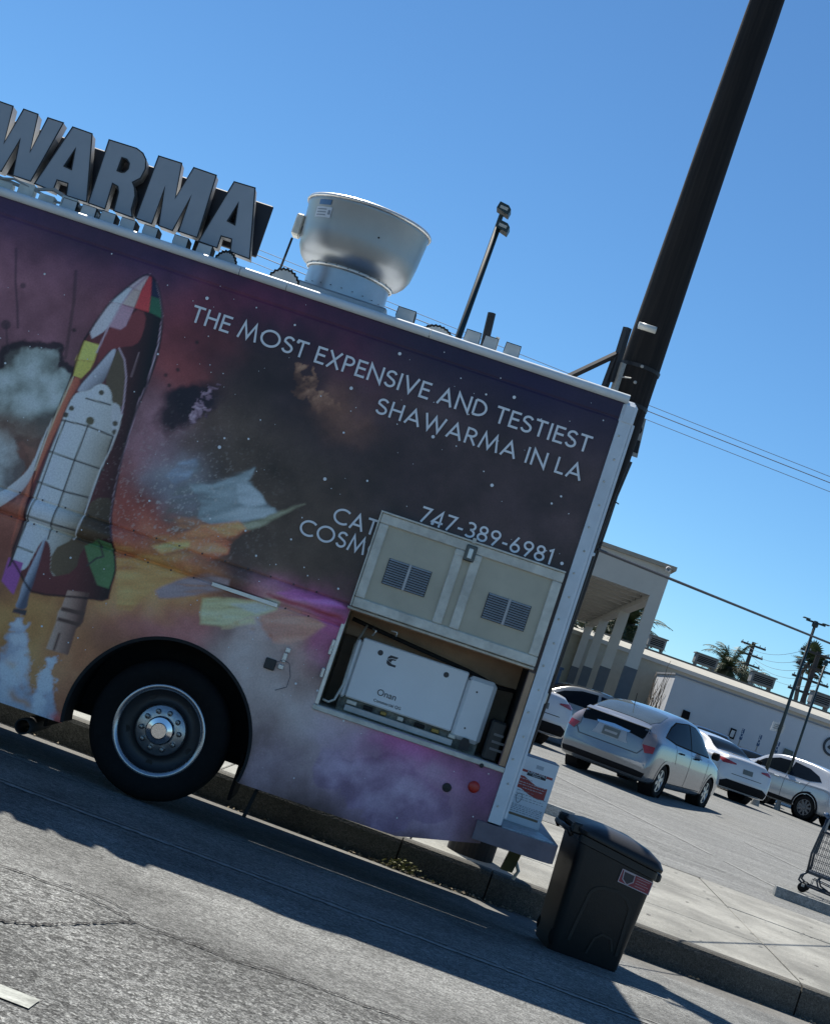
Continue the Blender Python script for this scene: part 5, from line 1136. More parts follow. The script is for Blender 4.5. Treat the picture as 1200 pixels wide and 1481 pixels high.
    # patches: (name, view, polygon, material, offset); view 'L','R' polygon (x,z); 'B' polygon (y,z) seen from behind; 'T' polygon (x,y)
    for (nm, view, poly, m_, off) in feats:
        for vw in (('L', 'R') if view == 'S' else (view,)):
            bm = bmesh.new(); vs = [bm.verts.new((p[0], p[1], 0)) for p in poly]
            es = [bm.edges.new((vs[i], vs[(i+1) % len(vs)])) for i in range(len(vs))]
            bmesh.ops.triangle_fill(bm, edges=es, use_beauty=True)
            for _ in range(4):
                le = [e for e in bm.edges if e.calc_length() > .09]
                if not le: break
                bmesh.ops.subdivide_edges(bm, edges=le, cuts=1); bmesh.ops.triangulate(bm, faces=bm.faces)
            ok = True; bm.verts.index_update(); vv = []
            for v in bm.verts:
                a, c = v.co.x, v.co.y
                if vw in 'LR': s_ = 1 if vw == 'L' else -1; o_, d_ = Vector((a, 3*s_, c)), Vector((0, -s_, 0))
                elif vw == 'B': o_, d_ = Vector((-3, a, c)), Vector((1, 0, 0))
                elif vw == 'F': o_, d_ = Vector((9, a, c)), Vector((-1, 0, 0))
                else: o_, d_ = Vector((a, c, 4)), Vector((0, 0, -1))
                h_, nr, _i, _d = bv.ray_cast(o_, d_)
                if h_ is None: ok = False; vv.append(tuple(o_+d_*2.5)); continue
                if nr.dot(d_) > 0: nr = -nr
                vv.append(tuple(h_+nr*off))
            if ok:
                mbp = MB(); mbp.v = vv; mbp.f = [tuple(v.index for v in f_.verts) for f_ in bm.faces]; mbp.build(nm, m_, T0, smooth=True)
            else: print('patch missed', name, nm, vw)
            bm.free()
    return T0
def line(a, b_, w=.012):
    a, b_ = Vector(a), Vector(b_); d_ = (b_-a).normalized(); n = Vector((-d_.y, d_.x))*w/2
    return [tuple(a-n), tuple(b_-n), tuple(b_+n), tuple(a+n)]
def mirror_part(T0, x, y, z, m_, s=1.0):
    for sd_ in (-1, 1): MB().bbox(x-.09*s, x+.05*s, sd_*y-.1*s if sd_ < 0 else y-.04*s, -y+.04*s if sd_ < 0 else y+.1*s, z-.07*s, z+.07*s, .03*s).build('wing_mirror', m_, T0, auto=40)
def handles(T0, pts, w, m_):
    for (x, z) in pts:
        for sd_ in (-1, 1): MB().bbox(x-.09, x+.09, sd_*w-.02, sd_*w+.02, z-.014, z+.014, .008).build('door_handle', m_, T0)
def heading(deg): return math.radians(90-deg)       # degrees clockwise from straight away from the street

# ---- silver hatchback
silver = paintm('silver_paint', (.21, .225, .245), .55)
st = [(0, .32, .5, .62, .72, .55), (.03, .27, .62, .92, .80, .60), (.10, .22, .80, 1.10, .845, .62), (.22, .20, .93, 1.165, .86, .62), (.50, .19, .96, 1.27, .862, .62), (.95, .19, .96, 1.40, .862, .61), (1.5, .19, .95, 1.475, .862, .60), (2.0, .19, .93, 1.49, .862, .60), (2.6, .19, .91, 1.45, .862, .60), (3.0, .19, .90, 1.33, .86, .62), (3.45, .19, .89, 1.08, .855, .66), (3.9, .20, .80, .93, .84, .66), (4.25, .23, .68, .80, .78, .60), (4.43, .3, .55, .62, .62, .45)]
DR = [(1.02, 1.02), (1.25, 1.30), (1.6, 1.37), (1.95, 1.385), (1.99, .98), (1.5, 1.0)]
feats = [('window_trim', 'S', [(.58, 1.05), (.96, 1.255), (1.26, 1.36), (1.98, 1.41), (2.42, 1.39), (2.84, 1.255), (3.16, 1.04), (3.2, .94), (2.0, .96), (1.1, .985)], trim_b, .003), ('rear_side_window', 'S', [(.62, 1.06), (.98, 1.24), (1.28, 1.34), (1.98, 1.39), (2.0, .985), (1.1, 1.005)], glass_t, .006),
 ('front_side_window', 'S', [(2.05, .98), (2.05, 1.39), (2.4, 1.37), (2.8, 1.24), (3.1, 1.04), (3.12, .96)], glass_m, .006),
 ('rear_window', 'T', [(.30, -.52), (.30, .52), (.6, .58), (1.05, .53), (1.12, .3), (1.12, -.3), (1.05, -.53), (.6, -.58)], mat('rear_glass_pale', (.06, .075, .075), .12, coat=.3), .006),
 ('windscreen', 'T', [(2.72, -.5), (2.72, .5), (3.42, .62), (3.46, 0), (3.42, -.62)], glass_m, .006),
 ('tail_glass', 'B', [(-.60, 1.095), (.60, 1.095), (.63, 1.03), (.57, .90), (.3, .935), (0, .945), (-.3, .935), (-.57, .90), (-.63, 1.03)], glass_m, .007),
 ('licence_plate', 'B', [(-.16, .76), (.16, .76), (.16, .905), (-.16, .905)], plate_m, .012),
 ('plate_print', 'B', [(-.12, .81), (.12, .81), (.12, .85), (-.12, .85)], mat('plate_ink', (.3, .32, .33), .5), .0155), ('plate_recess', 'B', [(-.34, .74), (.34, .74), (.3, .80), (.27, .925), (-.27, .925), (-.3, .80)], mat('silver_recess', (.30, .33, .36), .4, metal=.3), .005),
 ('hatch_seam', 'B', line((-.56, .64), (.56, .64), .014), seam_m, .006), ('hatch_seam', 'B', line((-.56, .64), (-.66, .78), .014), seam_m, .006), ('hatch_seam', 'B', line((.56, .64), (.66, .78), .014), seam_m, .006),
 ('lower_bumper', 'B', [(-.76, .275), (.76, .275), (.79, .36), (.6, .372), (-.6, .372), (-.79, .36)], trim_b, .008),
 ('chrome_bar', 'B', [(-.3, .925), (.3, .925), (.32, .96), (0, .985), (-.32, .96)], chrome, .012),
 ('door_seam', 'S', line((2.02, .30), (2.02, .97)), seam_m, .004), ('door_seam', 'S', line((3.05, .36), (3.1, .9)), seam_m, .004), ('door_seam', 'S', line((1.22, .66), (1.1, .98)), seam_m, .004), ('sill_seam', 'S', line((1.2, .3), (3.0, .3), .014), seam_m, .004)]
for s_ in (-1, 1):
    feats += [('tail_light', 'B', [(s_*.60, 1.06), (s_*.70, 1.04), (s_*.795, .92), (s_*.81, .72), (s_*.68, .69), (s_*.59, .80)], tail_c, .01), ('tail_light_red', 'B', [(s_*.60, .82), (s_*.80, .83), (s_*.81, .72), (s_*.68, .69)], tail_r, .013)]
rr = [(5.058,18.491,0.39)][0]
hd = 25.5; fw = Vector((math.sin(math.radians(hd)), math.cos(math.radians(hd)), 0)); rt = Vector((fw.y, -fw.x, 0))
tail = Vector(rr) - rt*.76 - fw*.80
P1 = make_car('hatchback_car', 'silver hatchback with a rear spoiler and whip aerial, parked nearest the sidewalk', st, (.80, 3.5), .305, silver, (tail.x, tail.y, zlot(tail.y)), heading(hd), feats, spokes=6)
MB().prism([(.15, 1.095), (.085, 1.10), (.08, 1.11), (.11, 1.122), (.2, 1.155), (.21, 1.14)], 'y', -.60, .60).build('spoiler', silver, P1)
MB().tube([(.98, .12, 1.40), (.93, .12, 1.62)], .006, 6).build('aerial', trim_b, P1)
mirror_part(P1, 3.02, .93, 1.02, trim_b); handles(P1, [(1.42, .87), (2.3, .86)], .868, trim_b)
# ---- white sedan with red tail lights
white_c = paintm('white_paint', (.52, .54, .56), .0)
stS = [(0, .36, .55, .74, .72, .5), (.04, .28, .72, .98, .82, .62), (.14, .24, .90, 1.09, .88, .66), (.45, .22, .97, 1.12, .905, .68), (.8, .21, .98, 1.16, .912, .66), (1.2, .20, .97, 1.33, .915, .60), (1.7, .20, .95, 1.43, .915, .60), (2.3, .20, .93, 1.445, .915, .60), (2.9, .20, .92, 1.36, .915, .62), (3.5, .20, .93, 1.07, .91, .70), (4.1, .2, .85, .98, .9, .7), (4.6, .23, .7, .84, .82, .6), (4.83, .32, .55, .64, .62, .45)]
featS = [('rear_window', 'T', [(.72, -.56), (.72, .56), (1.0, .56), (1.42, .48), (1.42, -.48), (1.0, -.56)], glass_m, .006),
 ('rear_side_window', 'S', [(1.05, 1.03), (1.35, 1.24), (1.7, 1.33), (2.15, 1.35), (2.15, .99)], glass_t, .006), ('front_side_window', 'S', [(2.22, .99), (2.22, 1.35), (2.6, 1.32), (3.0, 1.2), (3.35, .99)], glass_m, .006),
 ('windscreen', 'T', [(2.85, -.5), (2.85, .5), (3.45, .64), (3.45, -.64)], glass_m, .006),
 ('licence_plate', 'B', [(-.16, .74), (.16, .74), (.16, .86), (-.16, .86)], plate_m, .01), ('lower_bumper', 'B', [(-.74, .29), (.74, .29), (.78, .42), (.6, .5), (-.6, .5), (-.78, .42)], trim_b, .008),
 ('boot_seam', 'B', line((-.5, .66), (.5, .66), .014), seam_m, .006), ('door_seam', 'S', line((2.18, .3), (2.18, .98)), seam_m, .004), ('door_seam', 'S', line((1.2, .66), (1.15, .98)), seam_m, .004)]
for s_ in (-1, 1): featS += [('tail_light', 'B', [(s_*.42, .93), (s_*.80, .98), (s_*.86, .93), (s_*.80, .86), (s_*.42, .90)], tail_r, .012)]
def place(px, rz_deg, lx, ly):
    """world position of a car's tail from a known wheel contact at local (lx, ly)"""
    f_ = Vector((math.sin(math.radians(rz_deg)), math.cos(math.radians(rz_deg)), 0)); r_ = Vector((f_.y, -f_.x, 0))
    t = Vector(px) - f_*lx + r_*ly
    return (t.x, t.y, zlot(t.y))
P2 = make_car('sedan_car', 'white sedan with sharp red tail lights parked between the hatchback and the crossover', stS, (.98, 3.75), .335, white_c, place([(8.675,31.253,0.327)][0], -30, 0, 0), heading(-30), featS)
# ---- silver crossover
stX = [(0, .42, .6, .78, .72, .5), (.05, .36, .78, 1.0, .84, .62), (.16, .32, .98, 1.22, .90, .64), (.32, .30, 1.06, 1.44, .918, .63), (.6, .28, 1.07, 1.58, .92, .62), (1.1, .27, 1.05, 1.645, .92, .62), (1.7, .27, 1.03, 1.665, .92, .62), (2.3, .27, 1.02, 1.63, .92, .62), (2.75, .27, 1.02, 1.50, .92, .64), (3.2, .27, 1.02, 1.22, .92, .7), (3.8, .27, .98, 1.1, .91, .7), (4.3, .3, .82, .95, .84, .62), (4.52, .38, .62, .74, .64, .5)]
featX = [('rear_side_window', 'S', [(.62, 1.2), (.8, 1.34), (1.2, 1.47), (1.75, 1.52), (1.75, 1.1), (1.0, 1.12)], glass_t, .006), ('front_side_window', 'S', [(1.82, 1.1), (1.82, 1.52), (2.3, 1.49), (2.75, 1.33), (3.0, 1.1)], glass_m, .006),
 ('rear_window', 'B', [(-.55, 1.16), (.55, 1.16), (.48, 1.42), (-.48, 1.42)], glass_m, .008), ('windscreen', 'T', [(2.55, -.5), (2.55, .5), (3.15, .66), (3.15, -.66)], glass_m, .006),
 ('licence_plate', 'B', [(-.16, .8), (.16, .8), (.16, .92), (-.16, .92)], plate_m, .01), ('lower_bumper', 'B', [(-.76, .37), (.76, .37), (.78, .56), (-.78, .56)], trim_b, .008), ('sill_cladding', 'S', [(1.3, .31), (2.9, .31), (2.9, .43), (1.3, .43)], trim_b, .006),
 ('door_seam', 'S', line((1.78, .42), (1.78, 1.08)), seam_m, .004), ('door_seam', 'S', line((1.1, .75), (.98, 1.1)), seam_m, .004), ('door_seam', 'S', line((2.85, .45), (2.95, 1.05)), seam_m, .004)]
for s_ in (-1, 1): featX += [('tail_light', 'B', [(s_*.42, 1.06), (s_*.82, 1.12), (s_*.89, 1.08), (s_*.86, 1.0), (s_*.6, .98), (s_*.42, 1.02)], tail_r, .012)]
P3 = make_car('crossover_car', 'silver crossover with dark alloy wheels parked in front of the round wall emblem', stX, (.88, 3.58), .36, paintm('bright_silver_paint', (.46, .48, .50), .25), place([(11.598,37.526,0.213)][0], -46, .88, .80), heading(-46), featX, rim=alloy_d, spokes=9)
for s_ in (-1, 1):
    for wx in (.88, 3.58):
        mb = MB(); ribbon(mb, [(wx+.425*math.cos(math.radians(a)), .36+.425*math.sin(math.radians(a))) for a in range(-5, 190, 8)], .06, 0); mb.v = [(x, s_*.926, z) for x, y, z in mb.v]; mb.build('arch_cladding', trim_b, P3)
mirror_part(P3, 2.72, .99, 1.14, trim_b); handles(P3, [(1.3, .98), (2.05, .96)], .925, chrome)
# ---- cars behind
P4 = make_car('sedan_car', 'silver sedan showing over the roof end of the silver hatchback, by the portico columns', stS, (.98, 3.75), .335, paintm('pale_silver_paint', (.30, .30, .28), .4), place([(4.022,26.865,0.302)][0], -98, 2.3, .0), heading(-98), featS)
P5 = make_car('sedan_car', 'white car with red tail light half hidden by the rear corner of the food truck', stS, (.98, 3.75), .335, white_c, place([(3.029,23.769,0.31)][0], -35, .98, -.8), heading(-35), featS)
dark_c = paintm('black_paint', (.015, .016, .018), .1)
P6 = make_car('crossover_car', 'black crossover behind the white sedan, only its roof showing', stX, (.88, 3.58), .36, dark_c, place([(9.847,45.43,0.293)][0], -178, 1.0, .5), heading(-178), featX)
P7 = make_car('sedan_car', 'black sedan behind the silver crossover, its roof and windscreen showing', stS, (.98, 3.75), .335, dark_c, place([(11.395,45.553,0.275)][0], -178, 1.0, .5), heading(-178), featS)

# ================================================================ background buildings, palms and poles
stucco = mat('beige_stucco', (.40, .37, .30), .9, var=.08, vscale=3, bump=.25, bscale=40)
stucco_s = mat('portico_stucco', (.48, .46, .41), .9, var=.06, vscale=2, bump=.2, bscale=40)
dado = mat('grey_dado_paint', (.10, .11, .12), .8, var=.1)
# ---- portico
c1 = [(4.85,28.704,3.508)][0]; x1, y1 = c1[0], c1[1]; YS = 8.7
PO = thing('portico', 'beige portico with tall square columns and a ribbed ceiling beyond the parked cars', 'portico', (x1, y1, .28))
zt = [(4.955,28.597,5.047)][0][2] - .28; zc = zt - .74; zd = [(4.861,28.777,2.534)][0][2] - .28; WC = .15
for k in range(4):
    y = YS*k
    cp = MB().box(-WC, WC, y-WC, y+WC, zd, zc + (.739 if k == 0 else .0)).build('column', stucco_s, PO)
    MB().box(-WC-.006, WC+.006, y-WC-.006, y+WC+.006, 0, zd).build('column_dado', dado, cp)
MB().box(-8.0, -WC-.001, -WC+.003, .25, zc+.001, zt).build('front_fascia', stucco_s, PO)
MB().box(-WC, WC-.004, WC+.001, YS*3+1.2, zc+.22, zt).build('side_fascia', stucco_s, PO)
MB().box(-WC+.03, WC-.03, WC+.001, YS*3-WC-.001, zc-.06, zc+.219).build('side_beam', stucco_s, PO)
MB().box(-8.2, WC+.10, -WC-.1, YS*3+1.3, zt+.001, zt+.10).build('roof_edge', mat('roof_edge_tan', (.3, .27, .22), .8), PO)
MB().box(-8.0, -WC-.001, .251, YS*3+1.2, zc+.30, zc+.36).build('ceiling', stucco_s, PO)
for k in range(17):
    y = 1.0 + 1.6*k; MB().box(-7.9, -WC-.01, y, y+.3, zc+.04, zc+.299).build('ceiling_rib', stucco_s, PO)
MB().lathe([(.05, -.1), (.07, 0), (.0005, .05)], (.05, -WC-.16, zt-.02), 'y', 10).build('wall_lamp', mat('lamp_white', (.7, .7, .7), .3), PO)
# ---- beige hall with barrel roof
hx0 = [(4.19,56.828,3.337)][0][0]; wl = [(7.402,55.052,3.573),(6.199,54.952,3.643),(15.204,55.633,4.009)]
HB = thing('barrel_roof_hall', 'long beige hall with a curved barrel roof behind the white building', 'building', (wl[0][0], wl[0][1], .28))
hz = 3.5; L0, L1 = -14.0, 13.5
MB().box(L0, L1, 0, .3, 0, hz).build('front_wall', stucco, HB)
MB().box(L0-.05, L1+.05, -.12, .35, hz+.001, hz+.16).build('wall_coping', stucco_s, HB)
roofm = mat('pale_roof_membrane', (.36, .345, .29), .85, var=.12, vscale=1.5, bump=.1)
mb = MB(); N = 14; Rr = []
for k in range(N+1):
    t = k/N; Rr.append((.3+11*t, hz-.2+.95*math.sin(math.pi/2*min(1, t*1.15))))
nx = 12
mb.add([(L0+6.0+(L1-L0-6)*i/nx, y, z) for (y, z) in Rr for i in range(nx+1)], [(j*(nx+1)+i, j*(nx+1)+i+1, (j+1)*(nx+1)+i+1, (j+1)*(nx+1)+i) for j in range(N) for i in range(nx)])
mb.build('barrel_roof', roofm, HB, smooth=True)
P = [(y, z) for y, z in Rr]+[(Rr[-1][0], .0), (.3, 0)]
MB().prism(P, 'x', L0+5.9, L0+6.0).build('gable_wall', stucco, HB)
MB().prism(P, 'x', L1-.05, L1+.05).build('gable_wall', stucco, HB)
MB().box(L0+6, L1, Rr[-1][0], Rr[-1][0]+.5, hz, Rr[-1][1]+.18).build('ridge_coping', mat('dark_coping', (.10, .10, .095), .8), HB)
unit = mat('roof_unit_grey', (.2, .2, .19), .7, var=.2); unit_l = mat('roof_unit_pale', (.4, .41, .4), .6)
def roof_unit(px, w, h, yoff, m_, label, zb=None):
    x = px[0]; y = px[1]
    o = thing('rooftop_unit', label, 'roof unit', (x, y, px[2]))
    MB().bbox(-w/2, w/2, -.5, .5, 0, h, .03).build('casing', m_, o)
    for k in range(4): MB().box(-w/2+.1, w/2-.1, -.515, -.501, h*(.2+.17*k), h*(.2+.17*k)+.05).build('louvre', trim_b, o)
    MB().box(-w/2-.06, w/2+.06, -.56, .56, h+.001, h+.05).build('cap', m_, o)
    for sx in (-1, 1): MB().box(sx*w/2*.8-.05, sx*w/2*.8+.05, -.4, .4, -.7, -.001).build('support', unit, o)
for (s_, w, h, lab) in (([(11.322,68.339,4.882)][0], 1.15, .55, 'grey rooftop unit beside the drooping palms'), ([(14.182,68.562,4.913)][0], 1.2, .6, 'grey rooftop unit to the side of the drooping palms, near the power pole'), ([(17.148,68.792,4.947)][0], 1.0, .65, 'dark rooftop unit under the tall fan palms'), ([(8.799,68.139,4.9)][0], .9, .6, 'grey rooftop box beside the portico column')):
    roof_unit(s_, w*.95, h*.85, 0, unit, lab)
# turbine vents on the curved roof
for (s_, lab) in (([(11.774,57.429,3.288)][0], 'round white roof vent above the white wall'), ([(13.147,55.535,3.156)][0], 'low white roof hatch above the white wall')):
    o = thing('roof_vent', lab, 'roof vent', s_)
    MB().lathe([(.0005, .55), (.14, .53), (.3, .42), (.33, .25), (.3, .0), (.3, -.6)], (0, 0, 0), 'z', 18).build('dome', unit_l, o, smooth=True)
    MB().tube([(0, 0, .5), (0, 0, .75)], .06, 8).build('spigot', trim_b, o); MB().lathe([(.34, .0), (.36, .05), (.34, .1)], (0, 0, 0), 'z', 18).build('collar', unit, o, smooth=True)
# ---- white building
ww = mat('white_wall_paint', (.60, .61, .63), .85, var=.05, vscale=.6, bump=.1, bscale=20)
a = [(8.011,48.074,3.365)][0]; zW = a[2]-.28; e = [(17.304,48.812,3.281)][0]; Lw = e[0]-a[0]
WB = thing('white_building', 'low white flat-roofed building with a round emblem on its wall', 'building', (a[0], a[1], .28))
MB().box(0, Lw+6, 0, 6.3, 0, zW).build('wall', ww, WB)
MB().box(-.04, Lw+6.04, -.05, 6.35, zW+.001, zW+.06).build('parapet_cap', mat('parapet_grey', (.25, .26, .28), .7), WB)
def wl_(s_): return (s_[0]-a[0], s_[2]-.28)
def wpanel(name, q, m_, y=-.02):
    p = [wl_(v) for v in q]; return MB().prism(p, 'y', y, -.001).build(name, m_, WB)
wpanel('wall_hatch', [(8.654,48.205,2.285),(8.92,48.227,2.275),(8.94,48.249,1.994),(8.651,48.226,1.995)], trim_b, -.06)
o = wpanel('notice_frame', [(10.452,48.349,2.246),(10.663,48.366,2.243),(10.661,48.393,1.876),(10.45,48.377,1.879)], trim_b, -.04)
q = [(10.5,48.358,2.185),(10.632,48.369,2.18),(10.613,48.385,1.937),(10.48,48.374,1.942)]; MB().prism([wl_(v) for v in q], 'y', -.05, -.041).build('notice', mat('notice_paper', (.6, .6, .58), .6), o)
wpanel('wall_box', [(12.461,48.511,2.205),(12.781,48.537,2.188),(12.777,48.552,1.977),(12.441,48.527,1.962)], mat('green_grey_box', (.10, .12, .10), .6), -.08)
cc_ = wl_([(14.029,48.588,2.818)][0]); em = MB().lathe([(.30, -.02), (.30, -.05), (.0005, -.051)], (cc_[0], 0, cc_[1]), 'y', 36).build('wall_emblem', mat('emblem_pale', (.38, .42, .46), .6), WB)
MB().lathe([(.27, -.052), (.30, -.06), (.34, -.06), (.35, -.03), (.35, -.002)], (cc_[0], 0, cc_[1]), 'y', 36).build('emblem_ring', mat('emblem_dark', (.035, .045, .055), .6), em)
mb = MB(); mb.add([(cc_[0]+p[0]*.25, -.056, cc_[1]+p[1]*.25) for p in [(-.8, -.3), (-.5, .1), (-.1, .5), (.3, .65), (.7, .3), (.8, -.2), (.4, -.1), (.1, -.45), (-.4, -.5)]], [tuple(range(9))]); mb.build('emblem_figure', MATS['emblem_dark'], em)
# thin dark tubes laid on the sunlit end wall as stand-in branch shadows
mb = MB(); rb = random.Random(8)
branch_sh = thing('branch_shadow', 'dark lines standing in for branch shadows on the sunlit end of the white building', 'branch_shadow', (a[0]-.06, a[1]+3.1, .28))
for k in range(22):
    y = rb.uniform(-2.8, 2.6); z = rb.uniform(0, .8); P = [(0, y, z)]
    for j in range(6): y += rb.uniform(-.45, .45); z += rb.uniform(.15, .6); P.append((-abs(rb.gauss(0, .06)), y, min(z, zW+.5)))
    mb.tube(P, .022, 5, r2=.008)
mb.build('strands', mat('branch_shadow_dark', (.12, .10, .08), .9), branch_sh, smooth=True)
# ---- accessible parking signs
for (s_, lab) in (([(10.615,46.355,2.185)][0], 'slim blue parking sign beside the notice frame on the white wall'), ([(11.248,46.405,2.184)][0], 'blue parking sign between the notice frame and the lamp post'), ([(11.912,46.458,2.168)][0], 'blue parking sign at the foot of the green lamp post')):
    o = thing('parking_sign', lab, 'sign', (s_[0], s_[1], .28)); h = s_[2]-.28
    MB().tube([(0, .02, 0), (0, .02, h+.1)], .022, 8).build('post', gsteel, o)
    pl_ = MB().bbox(-.05, .05, -.02, -.005, h-.25, h+.15, .004).build('plate', mat('blue_sign', (.03, .08, .17), .5), o)
    mb = MB(); ribbon(mb, [(-.02, h+.08), (-.02, h-.02), (.03, h-.02), (.045, h-.12)], .02, -.022); ribbon(mb, [(-.04, h-.03), (-.06, h-.1), (0, h-.15), (.05, h-.1)], .02, -.0225); mb.disc((-.02, -.023, h+.115), .022, 'y', 8); mb.build('symbol', mat('white_symbol', (.6, .62, .65), .5), pl_)
# ---- lot lamps
def lot_lamp(top, zbase, r, arms, label, cross=1.1):
    o = thing('parking_lamp', label, 'lamp post', (top[0], top[1], zbase)); h = top[2]-zbase
    MB().tube([(0, 0, 0), (0, 0, h)], r, 10, r2=r*.75).build('post', lamp_g, o, smooth=True); MB().lathe([(r*2.2, 0), (r*2.2, .05), (r*1.2, .3)], (0, 0, 0), 'z', 12).build('base', conc_stop, o)
    MB().lathe([(r*1.5, h-.12), (r*1.7, h-.05), (r, h+.05)], (0, 0, 0), 'z', 10).build('cap', lamp_g, o)
    for s_ in arms: 
        ar = MB().box(s_*.05 if s_ > 0 else -cross/2, cross/2 if s_ > 0 else -.05, -.03, .03, h-.02, h+.03).build('arm', lamp_g, o)
        MB().bbox(s_*cross/2-.1, s_*cross/2+.1, -.1, .1, h+.031, h+.06, .01).build('lamp_head', lamp_g, ar)
    return o
p1 = lot_lamp([(9.744,34.97,5.583)][0], .28, .055, (-1, 1), 'dark green lamp post with a T shaped top carrying a white notice', .55)
q = [(9.509,34.969,2.635),(9.869,34.997,2.643),(9.855,35.014,2.396),(9.501,34.988,2.371)]; P = [(v[0]-p1.location.x, v[1]-p1.location.y, v[2]-.28) for v in q]
nb = MB(); nb.add(P+[(x, y+.03, z) for x, y, z in P], [(0,1,2,3), (7,6,5,4), (0,4,5,1), (1,5,6,2), (2,6,7,3), (3,7,4,0)]); nb = nb.build('notice_board', mat('white_notice', (.6, .61, .6), .6), p1)
for k in range(3):
    t0 = .25+.2*k; A_ = Vector(P[0]).lerp(Vector(P[3]), t0).lerp(Vector(P[1]).lerp(Vector(P[2]), t0), .15); B_ = Vector(P[0]).lerp(Vector(P[3]), t0).lerp(Vector(P[1]).lerp(Vector(P[2]), t0), .85)
    MB().tube([A_+Vector((0, -.008, 0)), B_+Vector((0, -.008, 0))], .008, 4).build('notice_print', MATS['grey_small_print'], nb)
lot_lamp([(10.955,38.134,4.891)][0], .28, .045, (1,), 'plain dark green lamp post in front of the white wall emblem', .35)
# ---- far utility poles
fwood = mat('far_pole_wood', (.05, .045, .042), .9)
def far_pole(top, r, arms, label, aw):
    o = thing('utility_pole', label, 'utility pole', (top[0], top[1], .27)); h = top[2]-.27
    MB().tube([(0, 0, 0), (0, 0, h)], r*1.3, 8, r2=r).build('pole', fwood, o)
    for z in arms:
        ar = MB().box(-aw, aw, -.25, -.13, h-z-.08, h-z+.08).build('crossarm', fwood, o)
        for s_ in (-.9, -.5, .5, .9): MB().tube([(s_*aw, -.19, h-z+.08), (s_*aw, -.19, h-z+.22)], .04, 5).build('insulator', gsteel, ar)
    return (top[0], top[1]-.19, .27+h)
f1 = far_pole([(21.153,122.011,10.408)][0], .16, (.3, 1.1, 1.9), 'distant utility pole with three crossarms behind the drooping palms', 1.05)
f2 = far_pole([(22.618,102.046,9.918)][0], .17, (.2, 1.2, 2.1, 3.0), 'distant utility pole with four crossarms beside the tall fan palms', 1.3)
for k in range(5):
    cable('distant_wire', [(f1[0]+(-1+.5*k), f1[1], f1[2]-.3-.4*k), (f2[0]+(-1+.5*k), f2[1], f2[2]-.2-.45*k)], .014, 'faint wire strung between the two distant utility poles', .7, wire_f, 12, 'wires between the distant utility poles')
# ---- palms
frond_m = mat('palm_frond', (.055, .075, .025), .6, var=.5, vscale=3); frond_d = mat('dry_palm_frond', (.16, .13, .06), .8, var=.3, vscale=3); trunk_m = mat('palm_trunk', (.12, .10, .08), .9, var=.3, vscale=5, bump=.5, bscale=12)
def palm(pos, zb, h, tr, L, nf, label, seed, droop=1.0, fan=False, name='palm_tree'):
    o = thing(name, label, 'palm tree', (pos[0], pos[1], zb)); r_ = random.Random(seed)
    P = [(r_.uniform(-.05, .05)*i, r_.uniform(-.05, .05)*i, h*i/8) for i in range(9)]
    mb = MB(); mb.tube(P, tr*1.15, 10, r2=tr*.85); mb.build('trunk', trunk_m, o, smooth=True)
    top = Vector(P[-1]); green = MB(); dry = MB()
    for k in range(nf):
        az = r_.uniform(0, 6.283); el = math.radians(r_.uniform(-35, 80)); mb = dry if (math.degrees(el) < -15) else green
        Ln = L*r_.uniform(.75, 1.1); c = top.copy(); d_ = Vector((math.cos(az)*math.cos(el), math.sin(az)*math.cos(el), math.sin(el))); side = Vector((-math.sin(az), math.cos(az), 0))
        if fan:
            stem = c + d_*Ln*.5
            mb.tube([c, stem], .02, 3)
            nrm = d_.cross(side)
            for j in range(13):
                a = math.radians(-80+160*j/12); q_ = (d_*math.cos(a)+side*math.sin(a))*Ln*.55; q_.z -= .12*Ln*abs(math.sin(a)); w = side*math.cos(a)*.05*Ln - d_*math.sin(a)*.05*Ln
                mb.add([stem-w, stem+w, stem+q_*.6+w*.9, stem+q_, stem+q_*.6-w*.9], [(0, 1, 2, 3, 4)])
            continue
        S = 11; prev = c
        for j in range(S):
            d_.z -= droop*.16*(j/S+.35); d_.normalize(); nx_ = prev + d_*Ln/S
            t = (j+.5)/S; lw = Ln*.26*math.sin(math.pi*min(1, t*.9+.1))
            for s_ in (-1, 1):
                for u in (0, .33, .66):
                    b0 = prev.lerp(nx_, u); tip = b0 + side*s_*lw*r_.uniform(.8, 1.1) + d_*lw*.5 + Vector((0, 0, -lw*r_.uniform(.1, .55)*droop)); wv = d_*Ln*.012
                    mb.add([b0-wv, b0+wv, tip], [(0, 1, 2)])
            mb.tube([prev, nx_], .02*L/2.5, 3, cap=False); prev = nx_
    green.build('crown', frond_m, o)
    if dry.v: dry.build('dry_fronds', frond_d, o)
pB = [(15.293,86.648,6.338)][0]; palm(pB, .27, pB[2]-.5, .3, 2.2, 46, 'drooping feather palm with a full crown behind the hall roof', 1, 1.2)
pB = [(14.503,87.596,6.276)][0]; palm(pB, .27, pB[2]-.6, .3, 1.7, 34, 'smaller yellowish palm just beside the drooping feather palm', 2, .8)
pB = [(16.394,88.76,6.152)][0]; palm(pB, .27, pB[2]-.7, .25, 1.6, 30, 'small palm tucked between the feather palm and a rooftop unit', 3, 1.2)
pB = [(29.54,142.661,12.126)][0]; palm(pB, .27, pB[2]-.27, .22, 1.8, 34, 'taller of two slim fan palms beside the distant utility pole', 4, 1, True)
pB = [(30.253,142.78,11.277)][0]; palm(pB, .27, pB[2]-.27, .22, 1.8, 34, 'shorter of two slim fan palms beside the distant utility pole', 5, 1, True)
pB = [(7.839,73.024,5.821)][0]; palm(pB, .27, pB[2]-.27, .4, 2.4, 60, 'big spiky palm showing between the portico columns', 6, .7)
